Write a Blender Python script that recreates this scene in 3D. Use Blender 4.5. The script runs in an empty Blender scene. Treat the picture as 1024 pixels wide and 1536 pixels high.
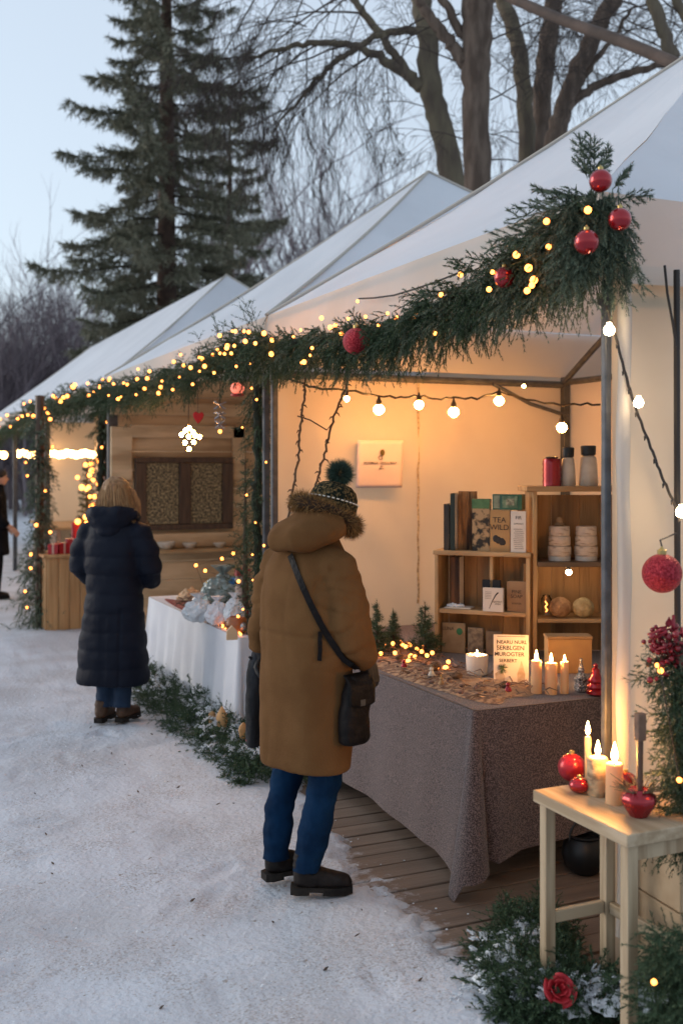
import bpy, math, random
import numpy as np
from mathutils import Vector, Matrix, noise, bvhtree
R = random.Random(7)
NR = np.random.default_rng(11)
PI = math.pi
rad = math.radians
sc = bpy.context.scene
COL = sc.collection
HC = 1.8                      # eye height
CA, SA = math.cos(rad(24)), math.sin(rad(24))
# world: +y runs along the lane, +x into the stalls; the viewer stands at the origin looking 24 deg to the right of +y
def c2w(X, Y, Z=0.0): return Vector((X*CA + Y*SA, -X*SA + Y*CA, Z))
def px(u, v, Y): return c2w((u-512)/1600*Y, Y, HC-(v-700)/1600*Y)
def gp(u, v, z=0.0):
    Y = (HC-z)*1600/(v-700); return c2w((u-512)/1600*Y, Y, z)
def onx(u, v, x):
    q = (u-512)/1600; y = x*(CA-SA*q)/(SA+CA*q); Y = SA*x+CA*y
    return Vector((x, y, HC-(v-700)/1600*Y))
def ony(u, v, y):
    q = (u-512)/1600; x = y*(SA+CA*q)/(CA-SA*q); Y = SA*x+CA*y
    return Vector((x, y, HC-(v-700)/1600*Y))
def lerp(a, b, t): return a+(b-a)*t

# ---------------------------------------------------------------- mesh collecting
class MB:
    def __init__(s): s.v = []; s.f = []; s.m = []; s.mi = 0
    def add(s, vs, fs):
        n = len(s.v); s.v.extend(tuple(p) for p in vs)
        s.f.extend(tuple(i+n for i in f) for f in fs); s.m.extend([s.mi]*len(fs)); return s
    def box(s, c, size, rot=None):
        hx, hy, hz = size[0]/2, size[1]/2, size[2]/2
        vs = [Vector((a*hx, b*hy, d*hz)) for d in (-1, 1) for b in (-1, 1) for a in (-1, 1)]
        if rot is not None:
            if not isinstance(rot, Matrix): rot = Matrix.Rotation(rot, 3, 'Z')
            vs = [rot @ p for p in vs]
        c = Vector(c)
        return s.add([p+c for p in vs], [(0,2,3,1),(4,5,7,6),(0,1,5,4),(2,6,7,3),(0,4,6,2),(1,3,7,5)])
    def tube(s, pts, rads, n=8, cap=True, flat=1.0, up=None):
        pts = [Vector(p) for p in pts]; k = len(pts)
        if not hasattr(rads, '__len__'): rads = [rads]*k
        vs, fs, nrm = [], [], None
        for i in range(k):
            d = (pts[min(i+1, k-1)]-pts[max(i-1, 0)])
            d = d.normalized() if d.length > 1e-9 else Vector((0, 0, 1))
            if nrm is None:
                nrm = Vector(up) if up else d.orthogonal()
            nrm = (nrm-d*nrm.dot(d))
            nrm = nrm.normalized() if nrm.length > 1e-6 else d.orthogonal().normalized()
            b = d.cross(nrm)
            for j in range(n):
                a = 2*PI*j/n
                vs.append(pts[i]+nrm*(math.cos(a)*rads[i])+b*(math.sin(a)*rads[i]*flat))
        for i in range(k-1):
            for j in range(n):
                fs.append((i*n+j, i*n+(j+1) % n, (i+1)*n+(j+1) % n, (i+1)*n+j))
        if cap: fs += [tuple(range(n-1, -1, -1)), tuple((k-1)*n+j for j in range(n))]
        return s.add(vs, fs)
    def lathe(s, prof, c=(0, 0, 0), n=20, sx=1, sy=1, wob=None):
        vs, fs = [], []; c = Vector(c); k = len(prof)
        for i, (r, z) in enumerate(prof):
            for j in range(n):
                a = 2*PI*j/n; q = r*(1+(wob(a, z) if wob else 0))
                vs.append(c+Vector((math.cos(a)*q*sx, math.sin(a)*q*sy, z)))
        for i in range(k-1):
            for j in range(n): fs.append((i*n+j, i*n+(j+1) % n, (i+1)*n+(j+1) % n, (i+1)*n+j))
        fs += [tuple(range(n-1, -1, -1)), tuple((k-1)*n+j for j in range(n))]
        return s.add(vs, fs)
    def ball(s, c, r, nu=16, nv=10, fn=None):
        if not hasattr(r, '__len__'): r = (r, r, r)
        vs, fs = [], []; c = Vector(c)
        for i in range(1, nv):
            t = PI*i/nv
            for j in range(nu):
                a = 2*PI*j/nu; d = Vector((math.sin(t)*math.cos(a), math.sin(t)*math.sin(a), math.cos(t)))
                k = fn(d) if fn else 1.0
                vs.append(c+Vector((d.x*r[0], d.y*r[1], d.z*r[2]))*k)
        top, bot = len(vs), len(vs)+1
        vs += [c+Vector((0, 0, r[2]*(fn(Vector((0,0,1))) if fn else 1))), c-Vector((0, 0, r[2]*(fn(Vector((0,0,-1))) if fn else 1)))]
        for i in range(nv-2):
            for j in range(nu): fs.append((i*nu+j, (i+1)*nu+j, (i+1)*nu+(j+1) % nu, i*nu+(j+1) % nu))
        for j in range(nu):
            fs.append((top, j, (j+1) % nu)); fs.append((bot, (nv-2)*nu+(j+1) % nu, (nv-2)*nu+j))
        return s.add(vs, fs)
    def grid(s, fn, nu, nv):
        vs = [fn(i/nu, j/nv) for j in range(nv+1) for i in range(nu+1)]
        fs = [(j*(nu+1)+i, j*(nu+1)+i+1, (j+1)*(nu+1)+i+1, (j+1)*(nu+1)+i) for j in range(nv) for i in range(nu)]
        return s.add(vs, fs)
    def loft(s, rings, n=24, p=2.0):
        """rings: (cx, cy, z, rx, ry[, tilt]) horizontal superellipses, closed at both ends"""
        vs, fs = [], []
        for r in rings:
            cx, cy, z, rx, ry = r[:5]; tl = r[5] if len(r) > 5 else 0
            for j in range(n):
                a = 2*PI*j/n; c, d = math.cos(a), math.sin(a)
                x = math.copysign(abs(c)**(2/p), c)*rx; y = math.copysign(abs(d)**(2/p), d)*ry
                vs.append(Vector((cx+x, cy+y, z+tl*y)))
        k = len(rings)
        for i in range(k-1):
            for j in range(n): fs.append((i*n+j, i*n+(j+1) % n, (i+1)*n+(j+1) % n, (i+1)*n+j))
        fs += [tuple(range(n-1, -1, -1)), tuple((k-1)*n+j for j in range(n))]
        return s.add(vs, fs)
    def prism(s, poly, fn, th):
        """closed outline, fn(x, y, w) -> point, thickness th"""
        n = len(poly)
        vs = [fn(x, y, 0) for x, y in poly]+[fn(x, y, th) for x, y in poly]
        fs = [tuple(range(n-1, -1, -1)), tuple(range(n, 2*n))]+[(i, (i+1) % n, n+(i+1) % n, n+i) for i in range(n)]
        return s.add(vs, fs)

def props(o, label=None, cat=None, group=None, kind=None):
    if label: o['label'] = label
    if cat: o['category'] = cat
    if group: o['group'] = group
    if kind: o['kind'] = kind
    return o
def thing(name, label, cat, loc=(0, 0, 0), rz=0, group=None):
    o = bpy.data.objects.new(name, None); COL.objects.link(o)
    o.location = loc; o.rotation_euler = (0, 0, rz); o.empty_display_size = .1
    return props(o, label, cat, group)
def mesh_obj(name, me, mat, parent=None):
    o = bpy.data.objects.new(name, me); COL.objects.link(o)
    for m in (mat if isinstance(mat, (list, tuple)) else [mat]): me.materials.append(m)
    if parent: o.parent = parent
    return o
def wmat(p):
    m = Matrix.Identity(4)
    while p is not None:
        m = Matrix.Translation(p.location) @ p.rotation_euler.to_matrix().to_4x4() @ m; p = p.parent
    return m
def part(name, mb, mat, parent=None, world=False, smooth=True, ang=40, bev=0, sub=0, label=None, solid=0):
    vs = mb.v
    if world and parent is not None:
        inv = wmat(parent).inverted(); vs = [tuple(inv @ Vector(p)) for p in vs]
    me = bpy.data.meshes.new(name); me.from_pydata(vs, [], mb.f); me.validate()
    if len(me.polygons) == len(mb.m): me.polygons.foreach_set('material_index', mb.m)
    if smooth:
        me.polygons.foreach_set('use_smooth', [True]*len(me.polygons)); me.set_sharp_from_angle(angle=rad(ang))
    o = mesh_obj(name, me, mat, parent)
    if solid:
        m = o.modifiers.new('s', 'SOLIDIFY'); m.thickness = solid; m.offset = 0
    if bev:
        m = o.modifiers.new('b', 'BEVEL'); m.width = bev; m.segments = 2; m.limit_method = 'ANGLE'; m.angle_limit = rad(35)
    if sub:
        m = o.modifiers.new('u', 'SUBSURF'); m.levels = m.render_levels = sub
    if label: o['label'] = label
    return o
def fuse(name, mb, voxel, mat, parent=None, smooth=6, warp=None):
    """one continuous surface round the union of the closed shapes in mb"""
    me = bpy.data.meshes.new(name); me.from_pydata(mb.v, [], mb.f)
    t = bpy.data.objects.new('tmp', me); COL.objects.link(t)
    m = t.modifiers.new('r', 'REMESH'); m.mode = 'VOXEL'; m.voxel_size = voxel
    if smooth:
        m = t.modifiers.new('s', 'SMOOTH'); m.iterations = smooth; m.factor = .5
    bpy.context.view_layer.update()
    me2 = bpy.data.meshes.new_from_object(t.evaluated_get(bpy.context.evaluated_depsgraph_get()))
    bpy.data.objects.remove(t); bpy.data.meshes.remove(me); me2.name = name; me2.materials.clear()
    if warp:
        nv = len(me2.vertices)
        for v, n in [(v, v.normal.copy()) for v in me2.vertices]:
            v.co = warp(v.co.copy(), n)
    me2.polygons.foreach_set('use_smooth', [True]*len(me2.polygons))
    return mesh_obj(name, me2, mat, parent)
def np_obj(name, V, F, mat, parent=None, smooth=False, world=False):
    V = np.asarray(V, dtype=np.float32).reshape(-1, 3); F = np.asarray(F, dtype=np.int32)
    if world and parent is not None:
        inv = np.array(wmat(parent).inverted()); V = V @ inv[:3, :3].T+inv[:3, 3]
    k = F.shape[1]
    me = bpy.data.meshes.new(name); me.vertices.add(len(V)); me.vertices.foreach_set('co', V.astype(np.float32).ravel())
    me.loops.add(F.size); me.loops.foreach_set('vertex_index', F.ravel())
    me.polygons.add(len(F)); me.polygons.foreach_set('loop_start', np.arange(len(F), dtype=np.int32)*k)
    me.polygons.foreach_set('use_smooth', np.full(len(F), smooth)); me.update(calc_edges=True)
    return mesh_obj(name, me, mat, parent)

# ---------------------------------------------------------------- materials
def rgb(c): return (c[0], c[1], c[2], 1.0)
def M(name, col, rough=.6, col2=None, scale=6, detail=5, lo=.38, hi=.62, stretch=(1, 1, 1), bump=0, bscale=30, bstretch=None,
      metal=0, spec=.4, emit=None, es=0, trans=0, tcol=None, island=None, sheen=0, coat=0, alpha=None, transm=0, speck=None, speck_s=60, speck_t=.68):
    m = bpy.data.materials.new(name); m.use_nodes = True; nt = m.node_tree; N, L = nt.nodes, nt.links
    b = N['Principled BSDF']; out = N['Material Output']
    b.inputs['Base Color'].default_value = rgb(col); b.inputs['Roughness'].default_value = rough
    b.inputs['Metallic'].default_value = metal; b.inputs['Specular IOR Level'].default_value = spec
    if sheen: b.inputs['Sheen Weight'].default_value = sheen; b.inputs['Sheen Roughness'].default_value = .5
    if coat: b.inputs['Coat Weight'].default_value = coat
    if transm: b.inputs['Transmission Weight'].default_value = transm
    tc = N.new('ShaderNodeTexCoord')
    def mp(st):
        n = N.new('ShaderNodeMapping'); n.inputs['Scale'].default_value = st; L.new(tc.outputs['Object'], n.inputs['Vector']); return n.outputs[0]
    csock = None
    if col2 is not None:
        n = N.new('ShaderNodeTexNoise'); n.inputs['Scale'].default_value = scale; n.inputs['Detail'].default_value = detail
        L.new(mp(stretch), n.inputs['Vector'])
        r = N.new('ShaderNodeValToRGB'); r.color_ramp.elements[0].position = lo; r.color_ramp.elements[1].position = hi
        r.color_ramp.elements[0].color = rgb(col); r.color_ramp.elements[1].color = rgb(col2)
        L.new(n.outputs[0], r.inputs[0]); csock = r.outputs[0]
    if island is not None:
        g = N.new('ShaderNodeNewGeometry'); r = N.new('ShaderNodeValToRGB')
        r.color_ramp.elements[0].color = rgb(col); r.color_ramp.elements[1].color = rgb(island)
        L.new(g.outputs['Random Per Island'], r.inputs[0])
        if csock is not None:
            mx = N.new('ShaderNodeMix'); mx.data_type = 'RGBA'; mx.inputs[0].default_value = .5
            L.new(csock, mx.inputs[6]); L.new(r.outputs[0], mx.inputs[7]); csock = mx.outputs[2]
        else: csock = r.outputs[0]
    if speck is not None:
        n = N.new('ShaderNodeTexNoise'); n.inputs['Scale'].default_value = speck_s; n.inputs['Detail'].default_value = 3
        L.new(tc.outputs['Object'], n.inputs['Vector'])
        r = N.new('ShaderNodeValToRGB'); r.color_ramp.elements[0].position = speck_t; r.color_ramp.elements[1].position = speck_t+.05
        L.new(n.outputs[0], r.inputs[0])
        mx = N.new('ShaderNodeMix'); mx.data_type = 'RGBA'; L.new(r.outputs[0], mx.inputs[0])
        if csock is not None: L.new(csock, mx.inputs[6])
        else: mx.inputs[6].default_value = rgb(col)
        mx.inputs[7].default_value = rgb(speck); csock = mx.outputs[2]
    if csock is not None: L.new(csock, b.inputs['Base Color'])
    if emit is not None:
        b.inputs['Emission Color'].default_value = rgb(emit); b.inputs['Emission Strength'].default_value = es
    bn = None
    if bump:
        n = N.new('ShaderNodeTexNoise'); n.inputs['Scale'].default_value = bscale; n.inputs['Detail'].default_value = 6
        L.new(mp(bstretch or (1, 1, 1)), n.inputs['Vector'])
        bn = N.new('ShaderNodeBump'); bn.inputs['Strength'].default_value = bump; bn.inputs['Distance'].default_value = .02
        L.new(n.outputs[0], bn.inputs['Height']); L.new(bn.outputs[0], b.inputs['Normal'])
    if trans:
        t = N.new('ShaderNodeBsdfTranslucent'); t.inputs[0].default_value = rgb(tcol or col)
        if bn: L.new(bn.outputs[0], t.inputs['Normal'])
        mx = N.new('ShaderNodeMixShader'); mx.inputs[0].default_value = trans
        L.new(b.outputs[0], mx.inputs[1]); L.new(t.outputs[0], mx.inputs[2]); L.new(mx.outputs[0], out.inputs[0])
    if alpha is not None:
        b.inputs['Alpha'].default_value = alpha
    return m
def glow(name, col, s):
    m = bpy.data.materials.new(name); m.use_nodes = True; N = m.node_tree.nodes
    b = N['Principled BSDF']; b.inputs['Base Color'].default_value = rgb(col)
    b.inputs['Emission Color'].default_value = rgb(col); b.inputs['Emission Strength'].default_value = s
    return m

BULBF = glow('far_bulb', (1.0, .50, .16), 11)
VAL = M('valance_cloth', (.64, .61, .58), .6, (.57, .54, .50), 1.5, bump=.2, bscale=5, trans=.38, tcol=(.85, .70, .52))
ROOF = M('white_vinyl', (.63, .66, .71), .5, (.57, .60, .65), 1.2, bump=.35, bscale=4, trans=.10, tcol=(.8, .72, .6))
WALLC = M('tent_wall_cloth', (.74, .63, .48), .7, (.64, .53, .39), 1.5, bump=.25, bscale=4, bstretch=(1, 1, .35), trans=.38, tcol=(.85, .72, .55))
SEAM = M('seam_tape', (.42, .38, .33), .7)
STEEL = M('grey_steel', (.085, .09, .10), .5, (.055, .058, .065), 20, metal=.2)
WOODP = M('pine_board', (.52, .34, .17), .6, (.34, .19, .08), 3, stretch=(6, 6, .7), bump=.15, bscale=25, bstretch=(5, 5, .5))
WOODH = M('pine_board_level', (.50, .33, .17), .6, (.32, .18, .08), 3, stretch=(.7, 6, 6), bump=.15, bscale=25, bstretch=(.5, 5, 5))
WOODY = M('pine_plain', (.62, .48, .30), .55, (.50, .36, .20), 3, stretch=(5, 5, .6), bump=.06, bscale=25, bstretch=(5, 5, .5))
DARKW = M('dark_stained_wood', (.05, .028, .018), .5, (.09, .05, .03), 5, stretch=(6, 6, .6))
CABLE = M('dark_cable', (.025, .02, .018), .6)
BARK = M('twig_bark', (.09, .055, .035), .85, (.05, .03, .02), 30)
BULB = glow('warm_bulb', (1.0, .42, .10), 78)
BULBW = glow('white_bulb', (1.0, .72, .42), 20)
FAIRY = glow('fairy_bulb', (1.0, .27, .045), 3.4)
FLAME = glow('flame', (1.0, .44, .105), 190)
REDB = M('red_bauble', (.32, .008, .015), .18, metal=.55, coat=.6)
REDG = M('red_glitter', (.30, .01, .02), .35, (.55, .05, .07), 140, 2, metal=.6, bump=.9, bscale=160)
GOLD = M('cap_gold', (.5, .38, .15), .35, metal=.9)
WAX = M('candle_wax', (.82, .62, .36), .5, (.75, .55, .30), 8, trans=.35, tcol=(.9, .5, .18))
WAXW = M('white_wax', (.80, .72, .62), .5, trans=.2)
PAPER = M('paper', (.72, .66, .60), .75, (.64, .57, .50), 9)
INK = M('ink', (.03, .025, .025), .7)
FIR = M('fir_needles', (.014, .036, .018), .6, island=(.090, .140, .068), spec=.3)
FIRF = M('frosted_fir_needles', (.035, .062, .042), .6, island=(.19, .235, .16), spec=.3)
SNOWB = M('settled_snow', (.80, .82, .85), .8, bump=.6, bscale=60)
BLACK = M('black_fabric', (.006, .006, .007), .85, (.010, .010, .012), 40, bump=.15, bscale=120, spec=.1)
# ---------------------------------------------------------------- camera, sky, light
cam = bpy.data.cameras.new('camera'); co = bpy.data.objects.new('camera', cam); COL.objects.link(co)
co.location = (0, 0, HC); co.rotation_euler = (rad(90), 0, rad(-24))
cam.sensor_fit = 'VERTICAL'; cam.sensor_height = 36; cam.sensor_width = 24; cam.lens = 36*1600/1536; cam.shift_y = -68/1536
cam.clip_start = .05; cam.clip_end = 500
cam.dof.use_dof = True; cam.dof.focus_distance = 4.7; cam.dof.aperture_fstop = 2.4
sc.camera = co
SUN_EL, SUN_AZ = rad(5), rad(310)
w = bpy.data.worlds.new('World'); sc.world = w; w.use_nodes = True; nt = w.node_tree
sky = nt.nodes.new('ShaderNodeTexSky'); sky.sky_type = 'NISHITA'; sky.sun_disc = False
sky.sun_elevation = SUN_EL; sky.sun_rotation = SUN_AZ; sky.air_density = 1.0; sky.dust_density = 1.2; sky.ozone_density = 2.2
hs = nt.nodes.new('ShaderNodeHueSaturation'); hs.inputs['Saturation'].default_value = .55
bg = nt.nodes['Background']; bg.inputs[1].default_value = .15
nt.links.new(sky.outputs[0], hs.inputs['Color']); ov = nt.nodes.new('ShaderNodeMix'); ov.data_type = 'RGBA'; ov.inputs[0].default_value = .62      # thin even overcast
ov.inputs[7].default_value = (1.74, 2.02, 2.38, 1); nt.links.new(hs.outputs[0], ov.inputs[6]); nt.links.new(ov.outputs[2], bg.inputs[0])
sl = bpy.data.lights.new('sun', 'SUN'); sl.energy = .3; sl.angle = rad(25); sl.color = (1, .96, .92)
so = bpy.data.objects.new('sun', sl); COL.objects.link(so)
sd = Vector((math.sin(SUN_AZ)*math.cos(rad(18)), math.cos(SUN_AZ)*math.cos(rad(18)), math.sin(rad(18))))
so.rotation_euler = sd.to_track_quat('Z', 'Y').to_euler(); so.location = (-5, -5, 12)
sc.view_settings.view_transform = 'Standard'; sc.view_settings.look = 'None'; sc.view_settings.exposure = EXPO = 1.5; sc.view_settings.gamma = 1
sc.cycles.use_denoising = True; sc.cycles.sample_clamp_indirect = 4; sc.cycles.max_bounces = 7
sc.cycles.diffuse_bounces = 4; sc.cycles.transparent_max_bounces = 12; sc.cycles.caustics_reflective = False; sc.cycles.caustics_refractive = False

# ---------------------------------------------------------------- snow ground
def deck_edge(y): return 1.88+.32*max(0, min(1, (y-3.9)/1.7))**1.3
prints = []
for i in range(260):
    x, y = R.uniform(-2.6, 1.95), R.uniform(1.9, 13)
    prints.append((x, y, R.uniform(0, PI), R.uniform(.10, .15), R.uniform(.04, .06), R.uniform(.004, .011)))
def spread(a, b, step, lo, hi, k):
    mid = list(np.arange(a, b, step)); l, r, s = [], [], step
    x = a
    while x > lo: s *= k; x -= s; l.append(x)
    x, s = b, step; r = [b]
    while x < hi: s *= k; x += s; r.append(x)
    return np.array(l[::-1]+mid+r)
xs = spread(-1.7, 2.75, .026, -60, 90, 1.16); ys = spread(1.7, 7.2, .026, -12, 140, 1.055)
X, Y = np.meshgrid(xs, ys)
H = np.zeros_like(X)
for i in range(X.shape[0]):
    for j in range(X.shape[1]):
        x, y = X[i, j], Y[i, j]
        h = .028*noise.noise((x*.9, y*.9, 3))+.012*noise.noise((x*3.1, y*3.1, 5))
        if -3 < x < 3 and y < 14: h += .005*noise.noise((x*9, y*9, 1))+.003*noise.noise((x*23, y*23, 2))
        H[i, j] = h
for (x0, y0, a, l, wd, d) in prints:
    j0, j1 = np.searchsorted(xs, (x0-.3, x0+.3)); i0, i1 = np.searchsorted(ys, (y0-.3, y0+.3))
    if j1 <= j0 or i1 <= i0: continue
    dx, dy = X[i0:i1, j0:j1]-x0, Y[i0:i1, j0:j1]-y0
    p, q = dx*math.cos(a)+dy*math.sin(a), -dx*math.sin(a)+dy*math.cos(a)
    rr = (p/l)**2+(q/wd)**2
    H[i0:i1, j0:j1] += -d*np.exp(-rr*rr)+.5*d*np.exp(-((np.sqrt(rr)-1.35)/.3)**2)
for i, y in enumerate(ys):
    if 1.5 < y < 6.7:
        for j, x in enumerate(xs):
            if x > 1.5:
                e = deck_edge(y)+.14*noise.noise((x*2.3, y*2.3, 9))+.09*noise.noise((x*7, y*7, 4))+.08*noise.noise((x*17, y*17, 4))
                t = (x-e)/.20
                base = .042 if t < 0 else .042-.085*min(1, t)
                k = min(1, (x-1.5)/.4); H[i, j] = H[i, j]*(1-k*.75)+base*k
    elif y >= 6.7:
        H[i, :] = np.where(xs > 2.6, -.02, H[i, :])
V = np.stack([X, Y, H], -1).reshape(-1, 3)
ni, nj = X.shape; idx = np.arange(ni*nj).reshape(ni, nj)
F = np.stack([idx[:-1, :-1], idx[:-1, 1:], idx[1:, 1:], idx[1:, :-1]], -1).reshape(-1, 4)
SNOW = M('trodden_snow', (.57, .60, .655), .75, (.475, .49, .525), 1.3, detail=8, lo=.42, hi=.62, bump=.5, bscale=34, speck=(.27, .23, .20), speck_s=23, speck_t=.685)
# a second, finer layer of grit
nt = SNOW.node_tree; N, L = nt.nodes, nt.links; b = N['Principled BSDF']
src = b.inputs['Base Color'].links[0].from_socket; tc = [n for n in N if n.type == 'TEX_COORD'][0]
n1 = N.new('ShaderNodeTexNoise'); n1.inputs['Scale'].default_value = 95; n1.inputs['Detail'].default_value = 4; L.new(tc.outputs['Object'], n1.inputs['Vector'])
n2 = N.new('ShaderNodeTexNoise'); n2.inputs['Scale'].default_value = 2.2; n2.inputs['Detail'].default_value = 5; L.new(tc.outputs['Object'], n2.inputs['Vector'])
ad = N.new('ShaderNodeMath'); ad.operation = 'MULTIPLY_ADD'; ad.inputs[1].default_value = .55; L.new(n2.outputs[0], ad.inputs[0]); L.new(n1.outputs[0], ad.inputs[2])
rp = N.new('ShaderNodeValToRGB'); rp.color_ramp.elements[0].position = .82; rp.color_ramp.elements[1].position = .98; L.new(ad.outputs[0], rp.inputs[0])
mx = N.new('ShaderNodeMix'); mx.data_type = 'RGBA'; L.new(rp.outputs[0], mx.inputs[0]); L.new(src, mx.inputs[6]); mx.inputs[7].default_value = (.36, .34, .34, 1); L.new(mx.outputs[2], b.inputs['Base Color'])
props(np_obj('snow_ground', V, F, SNOW, smooth=True), kind='structure')
# loose crumbs of snow and bits of leaf trodden into it
mb = MB()
for i in range(1500):
    x, y = R.uniform(-1.6, 2.4), 1.9+R.random()**1.6*7
    if x > deck_edge(y)+.16+.2*R.random()**2: continue
    r = R.uniform(.002, .005); mb.ball((x, y, (.045 if x < deck_edge(y)+.02 else .02) if x > 1.75 else .012), (r*1.3, r, r*.7), 6, 4)
props(part('snow', mb, SNOWB), 'loose crumbs of trodden snow on the lane', 'snow crumbs', kind='stuff')
LEAF = M('wet_leaf', (.10, .06, .035), .7, (.05, .03, .02), 20)
mb = MB()
for i in range(120):
    x, y = R.uniform(-1.6, 1.9), 1.9+R.random()*7; z = .028*noise.noise((x*.9, y*.9, 3))+.012*noise.noise((x*3.1, y*3.1, 5))+.006
    a = R.random()*PI; l = R.uniform(.005, .016); wd = l*R.uniform(.25, .6)
    if x > 1.5: z = .04
    pts = [(l, 0), (l*.2, wd), (-l, wd*.3), (-l*.4, -wd)]
    mb.prism(pts, lambda p, q, t: Vector((x+p*math.cos(a)-q*math.sin(a), y+p*math.sin(a)+q*math.cos(a), z+t+p*.2)), .003)
props(part('leaves', mb, LEAF, smooth=False), 'scraps of brown leaf trodden into the snow', 'leaf litter', kind='stuff')

# ---------------------------------------------------------------- wooden deck
DECK = M('weathered_plank', (.21, .145, .105), .7, (.11, .072, .052), 2.5, detail=7, stretch=(.6, 6, 6), island=(.30, .21, .15), bump=.35, bscale=22, bstretch=(.5, 6, 6))
mb = MB(); y = 1.6
while y < 6.2:
    wd = R.uniform(.125, .145)
    mb.box((3.35+R.uniform(-.02, .02), y+wd/2, -.002+R.uniform(-.003, .003)), (3.1, wd-.012, .036)); y += wd
props(part('wooden_deck', mb, DECK, bev=.004), kind='structure')
nt = DECK.node_tree; N, L = nt.nodes, nt.links; b = N['Principled BSDF']; src = b.inputs['Base Color'].links[0].from_socket; tc = [n for n in N if n.type == 'TEX_COORD'][0]
sx = N.new('ShaderNodeSeparateXYZ'); L.new(tc.outputs['Object'], sx.inputs[0])
mr = N.new('ShaderNodeMapRange'); mr.inputs[1].default_value = 1.85; mr.inputs[2].default_value = 2.3; mr.inputs[3].default_value = .30; mr.inputs[4].default_value = -.14; L.new(sx.outputs[0], mr.inputs[0])
n1 = N.new('ShaderNodeTexNoise'); n1.inputs['Scale'].default_value = 7; n1.inputs['Detail'].default_value = 9; n1.inputs['Roughness'].default_value = .75; L.new(tc.outputs['Object'], n1.inputs[0])
ad = N.new('ShaderNodeMath'); ad.operation = 'ADD'; L.new(mr.outputs[0], ad.inputs[0]); L.new(n1.outputs[0], ad.inputs[1])
rp = N.new('ShaderNodeValToRGB'); rp.color_ramp.elements[0].position = .60; rp.color_ramp.elements[1].position = .82; L.new(ad.outputs[0], rp.inputs[0])
mx = N.new('ShaderNodeMix'); mx.data_type = 'RGBA'; L.new(rp.outputs[0], mx.inputs[0]); L.new(src, mx.inputs[6]); mx.inputs[7].default_value = (.62, .63, .66, 1); L.new(mx.outputs[2], b.inputs['Base Color'])
mb = MB().box((3.35, 3.9, -.03), (3.0, 4.6, .03)); props(part('deck_base', mb, BLACK), kind='structure')
# ---------------------------------------------------------------- tents
X0 = 2.33
def wob(p, s, a): return a*noise.noise((p[0]*s, p[1]*s, p[2]*s))
def slope(A, B, P, Q, nu=26, nt=14, sag=.10):
    """roof slope from eave A-B up to ridge P-Q (P == Q for a pyramid), sagging like tensioned cloth"""
    A, B, P, Q = map(Vector, (A, B, P, Q))
    def fn(u, t):
        p = lerp(lerp(A, B, u), lerp(P, Q, u), t)
        s = math.sin(PI*t)*(.35+.65*math.sin(PI*u))
        p.z -= sag*s; p.z += .022*noise.noise((p.x*2.2, p.y*2.2, 1))*math.sin(PI*t)+.012*noise.noise((u*14, t*2.2, 4))*math.sin(PI*t)+.04*noise.noise((p.x*.8, p.y*.8, 7))*math.sin(PI*t)
        return p
    return fn, nu, nt
def strip(pts, z0, z1, out, per=60, wave=.012, nz=6, scal=0):
    """hanging cloth strip along a polyline of (x, y, nx, ny)"""
    def fn(u, t):
        k = u*(len(pts)-1); i = min(int(k), len(pts)-2); f = k-i
        a, b = pts[i], pts[i+1]
        x, y, nx, ny = [lerp(a[j], b[j], f) for j in range(4)]
        wv = wave*t*(math.sin(k*21)+.6*math.sin(k*47+2))
        o = out*math.sin(PI*.5*t)+wv
        return Vector((x+nx*o, y+ny*o, lerp(z0, z1, t)+(scal*abs(math.sin(k*9)) if t > .99 else 0)))
    return fn, per, nz
def make_tent(name, label, y0, y1, depth, zr, ridge=None, z=2.76, sag=.12):
    t = thing(name, label, 'tent', (X0, y0, 0))
    A, B, Cc, D = (X0, y0, z), (X0, y1, z), (X0+depth, y1, z), (X0+depth, y0, z)
    if ridge: P, Q = (X0+depth/2, y0+ridge, zr), (X0+depth/2, y1-ridge, zr)
    else: P = Q = (X0+depth/2, (y0+y1)/2, zr)
    mb = MB()
    for (a, b, p, q) in ((A, B, P, Q), (B, Cc, Q, Q), (Cc, D, Q, P), (D, A, P, P)):
        fn, nu, ntt = slope(a, b, p, q, sag=sag, nu=30 if not ridge else 50); mb.grid(fn, nu, ntt)
    part('roof', mb, ROOF, t, world=True, ang=30)
    for a, p in ((A, P), (B, Q), (Cc, Q), (D, P))[1 if y0 < 4 else 0:]:
        a, p = Vector(a), Vector(p); pts = []
        for i in range(15):
            k = i/14; c = lerp(a, p, k); c.z += .008-sag*.35*math.sin(PI*k); pts.append(c)
        part('seam', MB().tube(pts, .012, 6), SEAM, t, world=True)
    mb = MB()
    ring = [(X0, y1, -.7, .7), (X0, y1-.1, -1, 0), (X0, lerp(y0, y1, .5), -1, 0), (X0, y0+.1, -1, 0), (X0, y0, -.7, -.7), (X0+.1, y0, 0, -1), (X0+depth*.5, y0, 0, -1), (X0+depth, y0, 0, -1)]
    fn, nu, nz = strip(ring, z, z-.32, .05, per=140); mb.grid(fn, nu, nz)
    fn, nu, nz = strip([(X0+depth, y0, 1, 0), (X0+depth, y1, 1, 0)], z, z-.32, .03); mb.grid(fn, nu, nz)
    part('valance', mb, VAL, t, world=True)
    return t
T1 = make_tent('market_tent', 'open white tent with the cream lit interior and brown table', 3.03, 6.37, 4.25, 4.27)
T2 = make_tent('market_tent', 'white tent roofing the stall with the pale draped table and shuttered window', 6.41, 11.45, 5.1, 4.6, sag=.16)
T3 = make_tent('market_tent', 'farthest long white marquee above the row of bright bulbs', 11.5, 25, 4.1, 4.35, ridge=2.1, z=2.72)
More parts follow.
